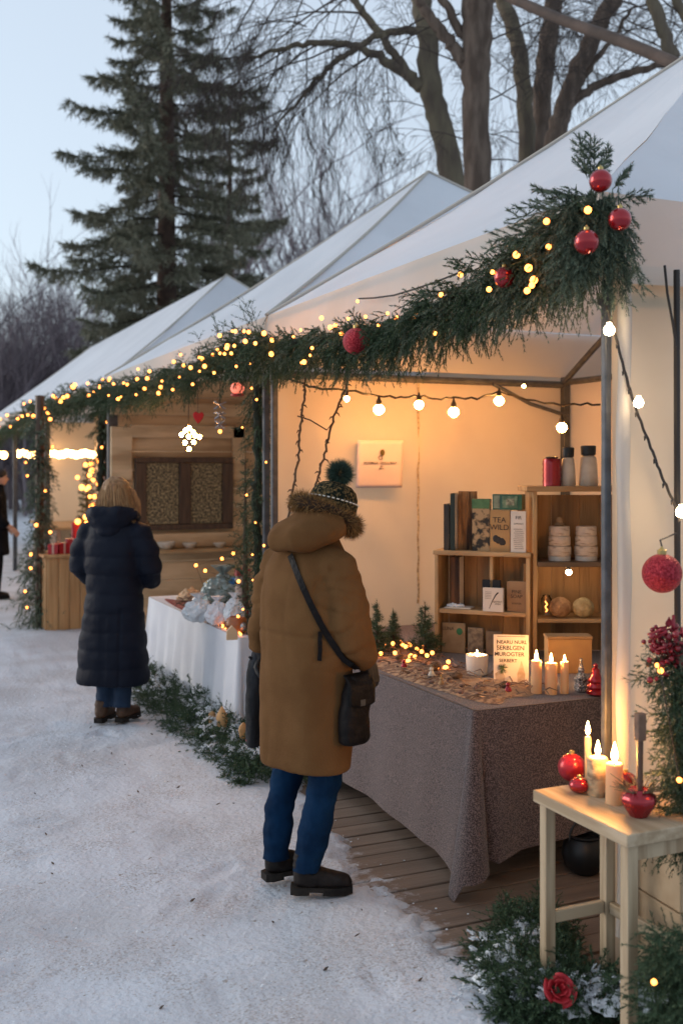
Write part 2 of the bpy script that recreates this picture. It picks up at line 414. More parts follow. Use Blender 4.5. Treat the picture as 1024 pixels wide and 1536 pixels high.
def post(t, x, y, z0=0, z1=2.74, r=.026):
    part('post', MB().box((x, y, (z0+z1)/2), (2*r, 2*r, z1-z0)), STEEL, t, world=True, bev=.006)
def rail(t, pts, r=.02):
    part('rail', MB().tube(pts, r, 8), STEEL, t, world=True)
BX = 4.57
post(T1, 2.36, 3.03, 0, 2.74, .014); post(T1, 2.36, 6.345, 0, 2.74, .02); post(T1, BX, 6.33, 0, 2.44); post(T1, BX, 3.06, 0, 2.44)
rail(T1, [(2.36, 6.33, 2.385), (BX, 6.33, 2.385)], .024); rail(T1, [(BX-.02, 6.3, 2.40), (BX-.02, 3.1, 2.40)], .022)
rail(T1, [(2.36, 3.06, 2.385), (BX, 3.06, 2.385)]); rail(T1, [(2.36, 3.1, 2.70), (2.36, 6.3, 2.70)])
part('roof_bow', MB().tube([(BX-.03, 6.30-i*.16, 2.40+.62*math.sin(i*.16)) for i in range(11)], .022, 8), STEEL, T1, world=True)
part('brace', MB().tube([(3.95, 6.30, 2.37), (4.25, 6.295, 2.24), (BX, 6.29, 2.16)], .013, 6), STEEL, T1, world=True)
# partition and walls, with the slack diagonal folds of hung vinyl
def cloth_wall(p0, p1, z0, z1, nrm, amp, dens=70):
    p0, p1, nrm = Vector(p0), Vector(p1), Vector(nrm); L_ = (p1-p0).length
    def fn(u, t):
        s, z = u*L_, lerp(z0, z1, t)
        d = .55*math.sin(2.6*s-3.3*z+1.2*noise.noise((s*.8, z*.8, 2)))+.8*noise.noise((s*1.3+z*.8, z*.9-s*.5, 3))+.35*noise.noise((s*4+z*2.5, z*1.6-s*1.2, 6))
        edge = min(1, min(t, 1-t)*6)*min(1, min(u, 1-u)*8)
        return p0+(p1-p0)*u+nrm*(amp*d*edge)+Vector((0, 0, z))
    return MB().grid(fn, dens, dens)
part('partition_wall', cloth_wall((2.385, 6.375, 0), (BX, 6.375, 0), .02, 2.40, (0, -1, 0), .055, 110), WALLC, T1, world=True, ang=80)
part('back_wall', cloth_wall((BX+.04, 6.37, 0), (BX+.04, 3.04, 0), .02, 2.42, (-1, 0, 0), .022), WALLC, T1, world=True, ang=80)
part('side_wall', cloth_wall((2.385, 3.03, 0), (BX+.04, 3.03, 0), .02, 2.5, (0, -1, 0), .02), WALLC, T1, world=True, ang=80)
sm = MB(); s0, s1 = ony(627, 572, 6.352), ony(627, 905, 6.352)
sm.tube([lerp(s0, s1, i/20)+Vector((.004*math.sin(i*2.1), 0, 0)) for i in range(21)], .007, 6)
part('wall_seam', sm, M('zip_seam', (.30, .22, .13), .6, (.62, .48, .28), 60, 2), T1, world=True)
# roll of loose white cloth tied back along the near post
mb = MB()
mb.tube([(2.40+.004*math.sin(i*.9), 2.985, 2.45-i*.12) for i in range(20)], [.024+.002*math.sin(i*1.7) for i in range(20)], 10)
part('rolled_flap', mb, VAL, T1, world=True)
# frames of the two farther tents
post(T2, 2.36, 6.5, 0, 2.4, .02); post(T2, 2.40, 11.40, 0, 2.7, .05)
for y in (12.0, 15.6, 19.2, 24.6): post(T3, 2.36 if y > 12.5 else 2.42, y, 0, 2.7, .035)
part('back_wall', cloth_wall((5.2, 11.4, 0), (5.2, 6.45, 0), 0, 2.74, (-1, 0, 0), .03, 40), WALLC, T2, world=True, ang=80)
part('back_wall', cloth_wall((4.6, 24.9, 0), (4.6, 11.6, 0), 0, 2.7, (-1, 0, 0), .05, 60), WALLC, T3, world=True, ang=80)
part('partition_wall', cloth_wall((2.6, 17.2, 0), (4.6, 17.2, 0), 0, 2.5, (0, -1, 0), .05, 40), WALLC, T3, world=True, ang=80)
part('partition_wall', cloth_wall((2.7, 13.9, 0), (4.6, 13.9, 0), 0, 2.45, (0, -1, 0), .05, 40), WALLC, T3, world=True, ang=80)

# ---------------------------------------------------------------- timber wall with shuttered window in the second stall
AGED = M('aged_pine_wall', (.64, .46, .28), .7, (.40, .26, .14), 1.6, detail=8, stretch=(.8, 3, 4), bump=.5, bscale=14, bstretch=(.5, 3, 5))
h = thing('timber_wall', 'weathered timber stall wall with a dark shuttered window', 'stall wall', (2.5, 11.36, 0))
YH = 11.34
mb = MB(); z = 0.02
while z < 2.62:
    hh = R.uniform(.17, .21); mb.box((3.65, YH+.02+R.uniform(-.004, .004), z+hh/2), (2.4, .05, hh-.008)); z += hh
part('plank_wall', mb, AGED, h, world=True, bev=.006)
def rect(u0, v0, u1, v1, y): a, b = ony(u0, v1, y), ony(u1, v0, y); return a.x, b.x, a.z, b.z
for (u0, v0, u1, v1) in ((166, 608, 400, 622), (166, 640, 198, 720), (196, 640, 398, 656), (348, 640, 366, 720), (166, 720, 186, 830), (186, 796, 400, 824)):
    x0, x1, za, zb = rect(u0, v0, u1, v1, YH-.04)
    part('beam', MB().box(((x0+x1)/2, YH-.045, (za+zb)/2), (x1-x0, .06, zb-za)), AGED, h, world=True, bev=.008)
x0, x1, za, zb = rect(202, 686, 348, 796, YH-.06)
wf = part('window', MB().box(((x0+x1)/2, YH-.075, zb-.03), (x1-x0, .07, .06)).box(((x0+x1)/2, YH-.075, za+.03), (x1-x0, .07, .06)).box((x0+.06, YH-.075, (za+zb)/2), (.12, .07, zb-za-.124)).box((x1-.06, YH-.075, (za+zb)/2), (.12, .07, zb-za-.124)).box(((x0+x1)/2, YH-.075, (za+zb)/2), (.13, .07, zb-za-.124)), DARKW, h, world=True, bev=.006)
PANE = M('figured_shutter_panel', (.05, .04, .024), .5, (.36, .28, .15), 48, 5, lo=.44, hi=.62, bump=.4, bscale=30)
xm = (x0+x1)/2
for a, b in ((x0+.124, xm-.069), (xm+.069, x1-.124)):
    part('shutter_panel', MB().box(((a+b)/2, YH-.07, (za+zb)/2), (b-a, .03, zb-za-.13)), PANE, wf, world=True)
x0, x1, za, zb = rect(225, 824, 400, 833, YH-.2)
part('shelf', MB().box(((x0+x1)/2+.05, YH-.16, .90), (x1-x0, .28, .035)), WOODH, h, world=True, bev=.005)
BOWL = M('pale_stoneware', (.62, .55, .46), .5, (.5, .43, .34), 12)
for u, r in ((250, .10), (285, .08), (330, .07)):
    p = ony(u, 826, YH-.18)
    o = props(part('bowl', MB().lathe([(r*.45, 0), (r*.55, .01), (r*.95, r*.55), (r, r*.8), (r*.9, r*.8), (r*.5, r*.25)], (0, 0, 0), 18), BOWL),
          {250: 'widest pale bowl on the timber wall shelf', 285: 'middle pale bowl on the timber wall shelf', 330: 'smallest pale bowl on the timber wall shelf'}[u], 'bowl', 'bowls on the wall shelf')
    o.location = (p.x, YH-.17, .9176)

# ---------------------------------------------------------------- tables and cloths
def skirted(name, label, x0, x1, y0, y1, zt, drop, mat, flare=.05, waves=.02, corner=.08, cdrop=0, rz=0, freq=5.5, sides=None, seed=0):
    """cloth draped over a rectangular table top: flat top plus a hanging skirt with corner folds"""
    per = []                                               # x, y, nx, ny, cornerness
    r = .02; cs = [(x0+r, y0+r, PI, 1.5*PI), (x1-r, y0+r, 1.5*PI, 2*PI), (x1-r, y1-r, 0, .5*PI), (x0+r, y1-r, .5*PI, PI)]
    n = 44
    for k in range(4):
        cx, cy, a0, a1 = cs[k]
        for i in range(9):
            a = lerp(a0, a1, i/8); per.append((cx+r*math.cos(a), cy+r*math.sin(a), math.cos(a), math.sin(a), math.sin(PI*i/8)**.6))
        nx, ny, b0, _ = cs[(k+1) % 4]; e = (nx+r*math.cos(b0), ny+r*math.sin(b0)); s = per[-1][:2]
        for i in range(1, n):
            f = i/n; per.append((lerp(s[0], e[0], f), lerp(s[1], e[1], f), math.cos(a1), math.sin(a1), max(0, 1-min(f, 1-f)*n/5)*.35))
    m = len(per); nz = 16; mb = MB(); vs = []; acc = 0
    for i, (x, y, nx, ny, c) in enumerate(per):
        if i: acc += math.hypot(x-per[i-1][0], y-per[i-1][1])
        d = drop(x, y, nx, ny) if callable(drop) else drop
        d += c*cdrop
        for j in range(nz+1):
            t = j/nz; h_ = d*t
            wv = waves*min(1, t*1.6)*(math.sin(acc*freq*2*PI*.5+seed)+.55*math.sin(acc*freq*PI*2.3+1+seed)+.8*noise.noise((acc*3, h_*1.5, seed)))
            o = .006+flare*t+wv*(1-.6*c)+corner*c*t**1.2
            edge = .010*(1-min(1, h_/.02))
            vs.append(Vector((x+nx*o, y+ny*o, zt+.006-h_-edge*0)))
    fs = [(i*(nz+1)+j, ((i+1) % m)*(nz+1)+j, ((i+1) % m)*(nz+1)+j+1, i*(nz+1)+j+1) for i in range(m) for j in range(nz)]
    mb.add(vs, [f[::-1] for f in fs])
    cen = len(mb.v); mb.add([Vector((x, y, zt+.006)) for x, y, *_ in per], [tuple(range(m))])
    o = part(name, mb, mat, ang=60); props(o, label, 'tablecloth'); return o
def trestle(label, x0, x1, y0, y1, zt):
    t = thing('table', label, 'table', ((x0+x1)/2, (y0+y1)/2, 0))
    part('tabletop', MB().box(((x0+x1)/2, (y0+y1)/2, zt-.018), (x1-x0, y1-y0, .03)), WOODP, t, world=True)
    for x in (x0+.08, x1-.08):
        for y in (y0+.1, y1-.1): part('leg', MB().box((x, y, (zt-.04)/2+.012), (.05, .05, zt-.06)), DARKW, t, world=True)
    return t
TZ = .76
trestle('brown cloth covered table in the near tent', 2.36, 3.95, 3.91, 6.17, TZ)
TWEED = M('tweed_cloth', (.044, .025, .022), .9, (.205, .134, .118), 200, 2, lo=.43, hi=.60, bump=.5, bscale=230, sheen=.3)
def dark_drop(x, y, nx, ny):
    if ny < -.6: return .56+.05*(1-min(1, (x-2.4)/.9))
    if nx < -.5: return .69-.05*math.sin(PI*max(0, min(1, (y-3.9)/2.2)))
    return .6
skirted('tablecloth', 'brown speckled woven cloth hanging to the deck boards', 2.355, 3.96, 3.90, 6.18, TZ, dark_drop, TWEED, flare=.035, waves=.012, corner=.16, cdrop=.06, freq=2.0)
trestle('white cloth covered table in the second stall', 2.18, 2.98, 6.50, 8.85, .70)
LINEN = M('white_linen', (.74, .74, .77), .8, (.66, .66, .70), 3, trans=.12, bump=.1, bscale=90)
skirted('tablecloth', 'long white pleated cloth hanging over the second stall table', 2.175, 2.99, 6.49, 8.86, .70, .66, LINEN, flare=.04, waves=.016, corner=.03, freq=8.0, seed=3)
# wooden counter of the far stall
BOARD = M('counter_board', (.52, .30, .13), .6, (.38, .20, .08), 3, stretch=(8, 8, .5), bump=.1, bscale=30, bstretch=(8, 8, .5))
cc = gp(70, 945); t = thing('counter', 'honey brown vertical board counter at the far garlanded post', 'counter', (2.4, 12.3, 0))
mb = MB()
for i in range(9): mb.box((cc.x+.06+i*.118, 12.0, .40), (.114, .03, .80))
for i in range(6): mb.box((cc.x+.0, 12.08+i*.118, .40), (.03, .114, .80))
part('front_boards', mb, BOARD, t, world=True, bev=.004)
part('counter_top', MB().box((cc.x+.52, 12.32, .815), (1.14, .74, .03)), BOARD, t, world=True, bev=.005)
part('side_boards', MB().box((cc.x+1.06, 12.32, .40), (.03, .6, .79)), BOARD, t, world=True)
# second counter and hanging drapes deeper inside the marquee
t = thing('counter', 'blurred pink lit counter behind the person at the far left', 'counter', (2.5, 16, 0))
part('front_boards', MB().box((2.5, 16.6, .45), (.06, 2.2, .9)), M('pinkish_panel', (.55, .36, .26), .7, (.42, .26, .18), 4), t, world=True)
part('counter_top', MB().box((2.8, 16.6, .92), (.8, 2.3, .04)), WOODH, t, world=True)
# ---------------------------------------------------------------- goods on the brown table
ZT = TZ+.007
def tpx(u, v, z=ZT): return gp(u, v, z)
def text(body, size, loc, parent, mat=INK, rot=(PI/2, 0, 0), name='lettering', align='CENTER', bold=0):
    cu = bpy.data.curves.new(name, 'FONT'); cu.body = body; cu.size = size; cu.align_x = align; cu.extrude = .0004; cu.offset = bold; cu.space_line = .95
    t_ = bpy.data.objects.new('tmp', cu); COL.objects.link(t_); bpy.context.view_layer.update()
    me = bpy.data.meshes.new_from_object(t_.evaluated_get(bpy.context.evaluated_depsgraph_get())); bpy.data.objects.remove(t_); me.name = name; me.materials.clear()
    o = mesh_obj(name, me, mat, parent); o.location = loc; o.rotation_euler = rot
    return o
# slatted crate shelf: local x runs to the right along its front, local y to its back
cA = c2w(.515, 5.92); ang = math.atan2(*(lambda d: (d.y, d.x))(c2w(.47, -.20)))
CW, CH, CD = .535, .545, .20
SH = thing('crate_shelf', 'low open wooden crate shelf holding books, left of the tall shelf', 'shelf', (cA.x, cA.y, ZT), ang)
def loc2w(o, p): return wmat(o) @ Vector(p)
for x in (.011, CW-.011): part('side_board', MB().box((x, CD/2, CH/2), (.022, CD, CH)), WOODP, SH, bev=.003)
part('top_board', MB().box((CW/2, CD/2-.004, CH+.013), (CW+.012, CD+.012, .025)), WOODH, SH, bev=.003)
part('shelf_board', MB().box((CW/2, CD/2, .235), (CW-.048, CD-.01, .024)), WOODH, SH, bev=.003)
part('divider', MB().box((CW*.58, CD/2+.02, .395), (.02, CD-.05, .293)), WOODP, SH, bev=.003)
mb = MB(); x = .024
while x < CW-.03:
    wd = min(R.uniform(.06, .10), CW-.024-x); mb.box((x+wd/2, CD-.008+R.uniform(0, .004), CH/2), (wd-.003, .012, CH-.01)); x += wd
SLAT = M('rough_slats', (.46, .27, .12), .7, (.10, .05, .025), 2.2, detail=8, stretch=(7, 7, .6), lo=.42, hi=.66, island=(.30, .16, .07), bump=.3, bscale=20, bstretch=(5, 5, .5))
part('back_slats', mb, SLAT, SH)
# tall shelf to its right, squarer to the viewer
cB = c2w(.985, 5.72); TS = thing('tall_shelf', 'tall wooden shelf unit with candles and jars beside the near post', 'shelf', (cB.x, cB.y, ZT), rad(-24))
TW, TH, TD = .60, .90, .26
part('side_board', MB().box((.052, TD/2, TH/2), (.022, TD, TH)), WOODP, TS, bev=.003)
part('side_board', MB().box((TW-.011, TD/2, TH/2), (.022, TD, TH)), WOODP, TS, bev=.003)
part('top_board', MB().box((TW/2+.012, TD/2-.02, TH+.014), (TW+.024, TD+.04, .028)), WOODH, TS, bev=.004)
part('shelf_board', MB().box((TW/2+.02, TD/2-.012, .510), (TW-.09, TD+.02, .026)), M('dark_shelf_board', (.22, .14, .09), .6, (.12, .08, .05), 5), TS, bev=.003)
part('shelf_board', MB().box((TW/2+.02, TD/2, .205), (TW-.09, TD, .022)), WOODH, TS, bev=.003)
mb = MB(); x = .0
while x < TW-.01:
    wd = min(R.uniform(.07, .11), TW-x); mb.box((x+wd/2, TD+.008, TH/2-.01), (wd-.003, .014, TH-.03)); x += wd
part('back_slats', mb, SLAT, TS)
part('front_panel', MB().box((.02, .05, .26), (.042, .02, .50)), SLAT, TS)

def book(label, cx, w, hgt, d, mat, y=.02, lean=0, page=PAPER, z=None, on=SH, cat='book', rz=0, name='book', group=None):
    p = loc2w(on, (cx, y+d/2, (CH+.026 if z is None else z)))
    t = thing(name, label, cat, p, on.rotation_euler.z+rz, group)
    mb = MB().box((0, -d/2+.002, hgt/2), (w, .004, hgt)).box((0, d/2-.002, hgt/2), (w, .004, hgt)).box((-w/2+.002, 0, hgt/2), (.004, d-.0085, hgt))
    part('cover', mb, mat, t); part('page_block', MB().box((.001, 0, hgt/2), (w-.008, d-.0095, hgt-.008)), page, t)
    if lean: t.rotation_euler.x = lean
    return t
KR = M('kraft_card', (.46, .27, .11), .7, (.40, .22, .09), 8)
book('thin dark brown book, leftmost on the crate shelf top', .062, .030, .255, .12, M('dark_cover', (.028, .02, .016), .5, (.06, .04, .025), 12))
b2 = book('tall dark green book between the thin brown book and the bark board', .098, .026, .315, .13, M('dark_green_cover', (.018, .025, .018), .5))
p = loc2w(SH, (.165, .09, CH+.026)); t = thing('bark_board', 'tallest upright slab of rough orange brown bark among the books', 'wood slab', p, SH.rotation_euler.z)
part('slab', MB().grid(lambda u, v: Vector(((u-.5)*.10, -.02+.012*noise.noise((u*9, v*2.2, 1)), v*.325)), 24, 30).box((0, 0, .1625), (.10, .028, .325)), M('bark_slab', (.34, .16, .06), .8, (.04, .02, .012), 2.5, detail=8, stretch=(12, 12, 1.5), lo=.40, hi=.6, bump=.6, bscale=30), t)
b = book('mottled black and tan book with a green band along its top', .255, .098, .285, .035, M('mottled_cover', (.025, .02, .014), .6, (.44, .28, .14), 26, 5, lo=.44, hi=.56), y=.035)
part('title_band', MB().box((0, -.0195, .258), (.099, .002, .052)), M('green_band', (.05, .13, .05), .5, (.10, .2, .08), 20), b)
b = book('tan box book with dark marks and a black splotch', .362, .108, .225, .04, KR, y=.03)
text('TEA\nWILD', .042, (-.002, -.0215, .158), b); mbs = MB()
for (x, z, r) in ((-.022, .07, .017), (-.008, .062, .018), (.012, .054, .018), (.02, .05, .014)): mbs.ball((x, -.0205, z), (r, .0025, r*1.15), 10, 6)
part('splotch', mbs, INK, b)
b = book('narrow white printed card at the right end of the crate top', .468, .082, .222, .012, PAPER, y=.012, cat='card', name='printed_card')
mbs = MB()
for i in range(11): mbs.box((.002+R.uniform(-.003, .003), -.0066, .125-i*.0105), (R.uniform(.045, .056), .0008, .0028))
part('printed_lines', mbs, M('grey_ink', (.16, .12, .10), .7), b); text('FIR', .026, (.002, -.0066, .178), b); text('CANDLES', .012, (.002, -.0066, .15), b)
# green glass-fronted box lying across the taller books
p = loc2w(SH, (.41, .06, CH+.026+.2265)); t = thing('gift_box', 'green framed box lying across the tan box book', 'box', p, SH.rotation_euler.z+rad(-3))
GRN = M('green_lacquer', (.025, .085, .05), .25, (.05, .14, .08), 9, coat=.5)
part('box_body', MB().box((-.005, 0, .0435), (.165, .07, .085)), GRN, t, bev=.003)
part('front_picture', MB().box((.012, -.036, .044), (.085, .004, .062)), M('green_picture', (.22, .30, .18), .5, (.07, .13, .07), 30, 3), t, bev=.001)
part('front_label', MB().box((.014, -.039, .044), (.045, .003, .036)), M('pale_label', (.38, .36, .24), .6, (.14, .13, .08), 60, 2), t)
part('side_picture', MB().box((-.062, -.036, .044), (.034, .003, .07)), M('sage_label', (.24, .27, .18), .6, (.12, .13, .09), 40), t)
# things inside the crate shelf
book('upright dark bark log slice inside the crate compartment', .10, .05, .285, .10, M('log_slice', (.16, .07, .03), .8, (.03, .015, .01), 3, stretch=(8, 8, 1)), z=.2475, y=.06, cat='wood slab', name='wood_slab')
p = loc2w(SH, (.105, .065, .2475)); t = thing('crystal_tray', 'little heap of white crystals on the crate middle shelf', 'crystals', p, SH.rotation_euler.z)
part('tray', MB().box((.02, 0, .004), (.15, .09, .007)), PAPER, t, bev=.002); mb = MB()
for i in range(46):
    a, r = R.random()*2*PI, R.random()**.5; mb.ball((-.005+.05*r*math.cos(a), .03*r*math.sin(a), .009+.022*(1-r)*R.random()+.004), (R.uniform(.005, .009),)*3, 5, 4)
part('crystals', mb, M('white_crystal', (.82, .84, .88), .3), t, smooth=False)
b = book('square white card with a curved black quill drawing', .335, .112, .128, .022, PAPER, y=-.012, z=.2475, cat='card', name='quill_card')
part('quill_drawing', MB().tube([(.03-.05*(i/10)**.7, -.0118, .105-.088*(i/10)) for i in range(11)], [.004-.0025*i/10 for i in range(11)], 5, flat=.3, up=(1, 0, 0)), INK, b)
text('SERPENT\nWISH', .013, (.026, -.0117, .05), b); mbs = MB()
for i in range(5): mbs.box((-.026, -.0117, .106-i*.009), (.036, .0008, .002))
part('printed_lines', mbs, M('grey_ink2', (.2, .16, .14), .7), b)
b2 = book('black backed book standing behind the white quill card', .31, .10, .165, .02, M('black_cover', (.015, .015, .018), .5), y=.045, z=.2475)
b = book('kraft printed parcel leaning in the right crate compartment', .455, .105, .165, .03, M('kraft_parcel', (.30, .19, .11), .7, (.24, .14, .08), 9), y=.03, z=.2475, cat='parcel', name='parcel')
text('PINE\nSOAP', .026, (0, -.0165, .10), b); text('WINTER', .014, (0, -.0165, .04), b)
b = book('paper bag card with a green leaf mark, lowest left in the crate', .10, .13, .165, .02, M('old_card', (.36, .26, .15), .7, (.26, .17, .09), 12), y=.03, z=.002, cat='card', name='leaf_card')
part('leaf_mark', MB().ball((.035, -.011, .12), (.018, .002, .02), 10, 6), M('leaf_green', (.03, .16, .07), .5), b); text('LUNA', .026, (-.03, -.0115, .125), b)
b = book('dark printed seed packet behind the white jar candle', .225, .085, .145, .02, M('dark_packet', (.14, .10, .07), .7, (.30, .22, .14), 40, 2), y=.03, z=.002, cat='packet', name='seed_packet')
book('brown packet right of the seed packet in the crate', .325, .085, .13, .02, M('brown_packet', (.2, .13, .08), .7, (.28, .19, .12), 14), y=.04, z=.002, cat='packet', name='packet')
# white jar candle and the lettered sign card in front of the crate
def flame(parent, p, s=1.0, mat=None):
    part('wick', MB().tube([(p[0], p[1], p[2]-.004), (p[0], p[1], p[2]+.008*s)], .0012, 5), INK, parent)
    part('flame', MB().lathe([(.001, 0), (.0055*s, .007*s), (.0072*s, .014*s), (.0048*s, .026*s), (.0008, .042*s)], (p[0], p[1], p[2]+.004), 10), mat or FLAME, parent)
p = tpx(715, 1012); t = thing('jar_candle', 'squat white jar candle in front of the crate shelf', 'candle', p)
part('jar', MB().lathe([(.046, 0), (.052, .006), (.056, .095), (.054, .1), (.050, .1), (.048, .078), (.001, .076)], (0, 0, 0), 28), WAXW, t); flame(t, (0, 0, .082), .9)
p = tpx(766, 1027); t = thing('sign_card', 'upright cream card hand lettered in four lines', 'sign', p, rad(-24-8)); t.rotation_euler.x = rad(-6)
part('card', MB().box((0, 0, .117), (.165, .006, .234)), PAPER, t, bev=.001)
for i, s in enumerate(('NEARU NURL', 'SERBLGEN', 'MUROGTER', 'SERBERT')): text(s, (.023, .028, .026, .022)[i], (.004-.006*i, -.0037, .192-.029*i), t, bold=.0004)
part('border_line', MB().box((-.066, -.0036, .18), (.0016, .001, .07)).box((0, -.0036, .226), (.13, .001, .0022)), INK, t)
mb = MB()
for i in range(40):
    a = R.random()*2*PI; mb.tube([(-.04, -.006, .075), (-.04+.026*math.cos(a), -.008-.01*R.random(), .075+.026*math.sin(a))], [.002, .0005], 4)
part('fir_sprig', mb, FIR, t)
STAIN = M('tan_print', (.42, .31, .22), .8, (.55, .45, .36), 30)
part('printed_bottle', MB().prism([(.03, .01), (.062, .01), (.066, .05), (.056, .09), (.048, .115), (.042, .09), (.028, .05)], lambda x, y, w_: Vector((x, -.0034-w_, y)), .0006), STAIN, t)
part('printed_jar', MB().prism([(-.07, .01), (-.03, .01), (-.028, .04), (-.05, .07), (-.075, .05)], lambda x, y, w_: Vector((x, -.0034-w_, y)), .0006), STAIN, t)
# three lit pillar candles
for u, v, r, hh, lab in ((804, 1040, .024, .150, 'leftmost lit pillar candle of three on the brown cloth'), (826, 1041, .027, .142, 'middle and thickest lit pillar candle of three on the brown cloth'), (846, 1040, .019, .145, 'rightmost and slimmest lit pillar candle of three on the brown cloth')):
    p = tpx(u, v); t = thing('pillar_candle', lab, 'candle', p, 0, 'lit pillar candles on the brown table')
    part('wax', MB().lathe([(r*.98, 0), (r, .004), (r, hh-.006), (r*.96, hh), (r*.8, hh), (r*.55, hh-.008), (.001, hh-.009)], (0, 0, 0), 24, wob=lambda a, z: .015*math.sin(3*a+z*30)), WAX, t); flame(t, (0, 0, hh-.004), 1.25-.55*abs(u-812)/34)
# board in front of the tall shelf, silver and red stacked ornaments
p = tpx(893, 1030)
t = thing('card_box', 'low plain cardboard box behind the silver ornament', 'box', c2w(1.12, 5.38, ZT), rad(-24)); part('box_body', MB().box((.02, 0, .085), (.22, .1, .17)), KR, t, bev=.003); part('lid', MB().box((.02, 0, .178), (.228, .108, .014)), M('lid_card', (.36, .22, .11), .7, (.3, .18, .08), 9), t, bev=.002)
SIL = M('silver_glitter', (.55, .53, .5), .25, (.08, .07, .07), 120, 2, metal=.9, bump=.6, bscale=150)
t = thing('silver_ornament', 'silver glitter tree ornament right of the pillar candles', 'ornament', tpx(871, 1038))
part('body', MB().lathe([(.02, 0), (.031, .008), (.034, .03), (.028, .045), (.03, .05), (.033, .065), (.022, .08), (.012, .092), (.016, .10), (.01, .118), (.003, .142)], (0, 0, 0), 20), SIL, t)
part('finial', MB().ball((0, 0, .147), .008, 10, 6), SIL, t)
t = thing('red_ornament', 'red glass stacked ring ornament beside the near post', 'ornament', tpx(893, 1043))
part('rings', MB().lathe([(.03, 0), (.044, .01), (.044, .022), (.036, .03), (.043, .04), (.042, .05), (.034, .058), (.038, .068), (.035, .078), (.026, .086), (.02, .10), (.018, .118), (.006, .128)], (0, 0, 0), 24), REDB, t)
part('knob', MB().ball((0, 0, .135), .011, 10, 6), REDB, t)
# on the tall shelf
TSR = TS.rotation_euler.z
def onts(x, y, z): return loc2w(TS, (x, y, z))
t = thing('red_tin', 'red ribbed tin on the tall shelf top', 'tin', onts(.155, .07, TH+.028)); r = .052
part('tin', MB().lathe([(r, 0)]+[(r*(1.0 if k % 2 else .95), .008+k*.016) for k in range(9)]+[(r*.9, .148)], (0, 0, 0), 24), REDB, t)
part('lid', MB().lathe([(.03, .1485), (.034, .152), (.034, .158), (.01, .162)], (0, 0, 0), 18), DARKW, t)
for x, hh, lab, rr in ((.245, .155, 'white flask bottle with a black cap right of the red tin', .040), (.355, .165, 'white flask bottle half hidden by the near tent post', .050)):
    t = thing('flask', lab, 'bottle', onts(x, .08, TH+.028), TSR, 'white flasks on the tall shelf')
    part('bottle', MB().lathe([(rr, 0), (rr*1.05, .01), (rr*.95, hh*.6), (rr*.82, hh*.94), (rr*.6, hh)], (0, 0, 0), 22), M('flask_enamel', (.62, .54, .45), .4, (.52, .42, .33), 14), t)
    part('cap', MB().lathe([(rr*.5, hh-.004), (rr*.8, hh+.006), (rr*.84, hh+.05), (rr*.7, hh+.055)], (0, 0, 0), 18), M('cap_black', (.015, .016, .018), .4), t)
SOAP = M('birch_wrap', (.62, .50, .40), .7, (.30, .20, .14), 18, 5, stretch=(1, 1, 4), lo=.5, hi=.72, bump=.3)
for x, lab in ((.20, 'stack of white birch jars with a knobbed top on the upper shelf'), (.345, 'birch wrapped jars beside the post on the upper shelf')):
    t = thing('birch_jars', lab, 'jars', onts(x, .09, .523), TSR, 'birch jars on the tall shelf')
    for k, (r, z, hh) in enumerate(((.062, .025, .055), (.058, .082, .052), (.056, .136, .05))): part('jar', MB().lathe([(r*.96, z), (r, z+.006), (r, z+hh-.006), (r*.94, z+hh)], (0, 0, 0), 22, wob=lambda a, q: .02*math.sin(2*a+q*20)), SOAP, t)
    part('base', MB().lathe([(.06, 0), (.06, .024), (.05, .0245)], (0, 0, 0), 18), PAPER, t)
    if x < .3: part('knob', MB().lathe([(.025, .187), (.03, .195), (.016, .205), (.02, .215), (.01, .235)], (0, 0, 0), 14), M('wood_knob', (.35, .22, .12), .6), t)
t = thing('shelf_bulb', 'single round glowing bulb hanging under the tall shelf board', 'bulb', onts(.245, .06, .497))
part('socket', MB().lathe([(.008, -.022), (.010, -.02), (.010, 0), (.004, 0)], (0, 0, 0), 10), CABLE, t); part('bulb', MB().ball((0, 0, -.036), .016, 12, 8), BULBW, t)
WOOL = M('brown_bun', (.46, .27, .14), .9, (.30, .16, .08), 30, bump=.7, bscale=80)
for x, r, lab, m in ((.20, .062, 'round rough brown ball on the lower shelf', WOOL), (.325, .060, 'pale green brown ball beside the post on the lower shelf', M('pale_bun', (.52, .42, .24), .9, (.38, .28, .14), 24, bump=.6, bscale=70))):
    o = props(part('rough_ball', MB().ball((0, 0, r*.86), (r, r*.9, r*.9), 22, 14, lambda d: 1+.05*noise.noise(d*3)), m), lab, 'ball', 'rough balls on the lower shelf'); o.location = onts(x, .07, .2165)
t = thing('glass_jar', 'small clear glass jar with a gold filament behind the brown ball', 'jar', onts(.14, .15, .2165)); GLASS = M('clear_glass', (.95, .97, .97), .05, transm=1, spec=.5)
part('jar', MB().lathe([(.028, 0), (.03, .005), (.03, .09), (.022, .10), (.02, .11)], (0, 0, 0), 16), GLASS, t)
part('filament', MB().tube([(.004*math.sin(i*1.3), .004*math.cos(i*1.3), .02+i*.006) for i in range(10)], .002, 5), FAIRY, t)
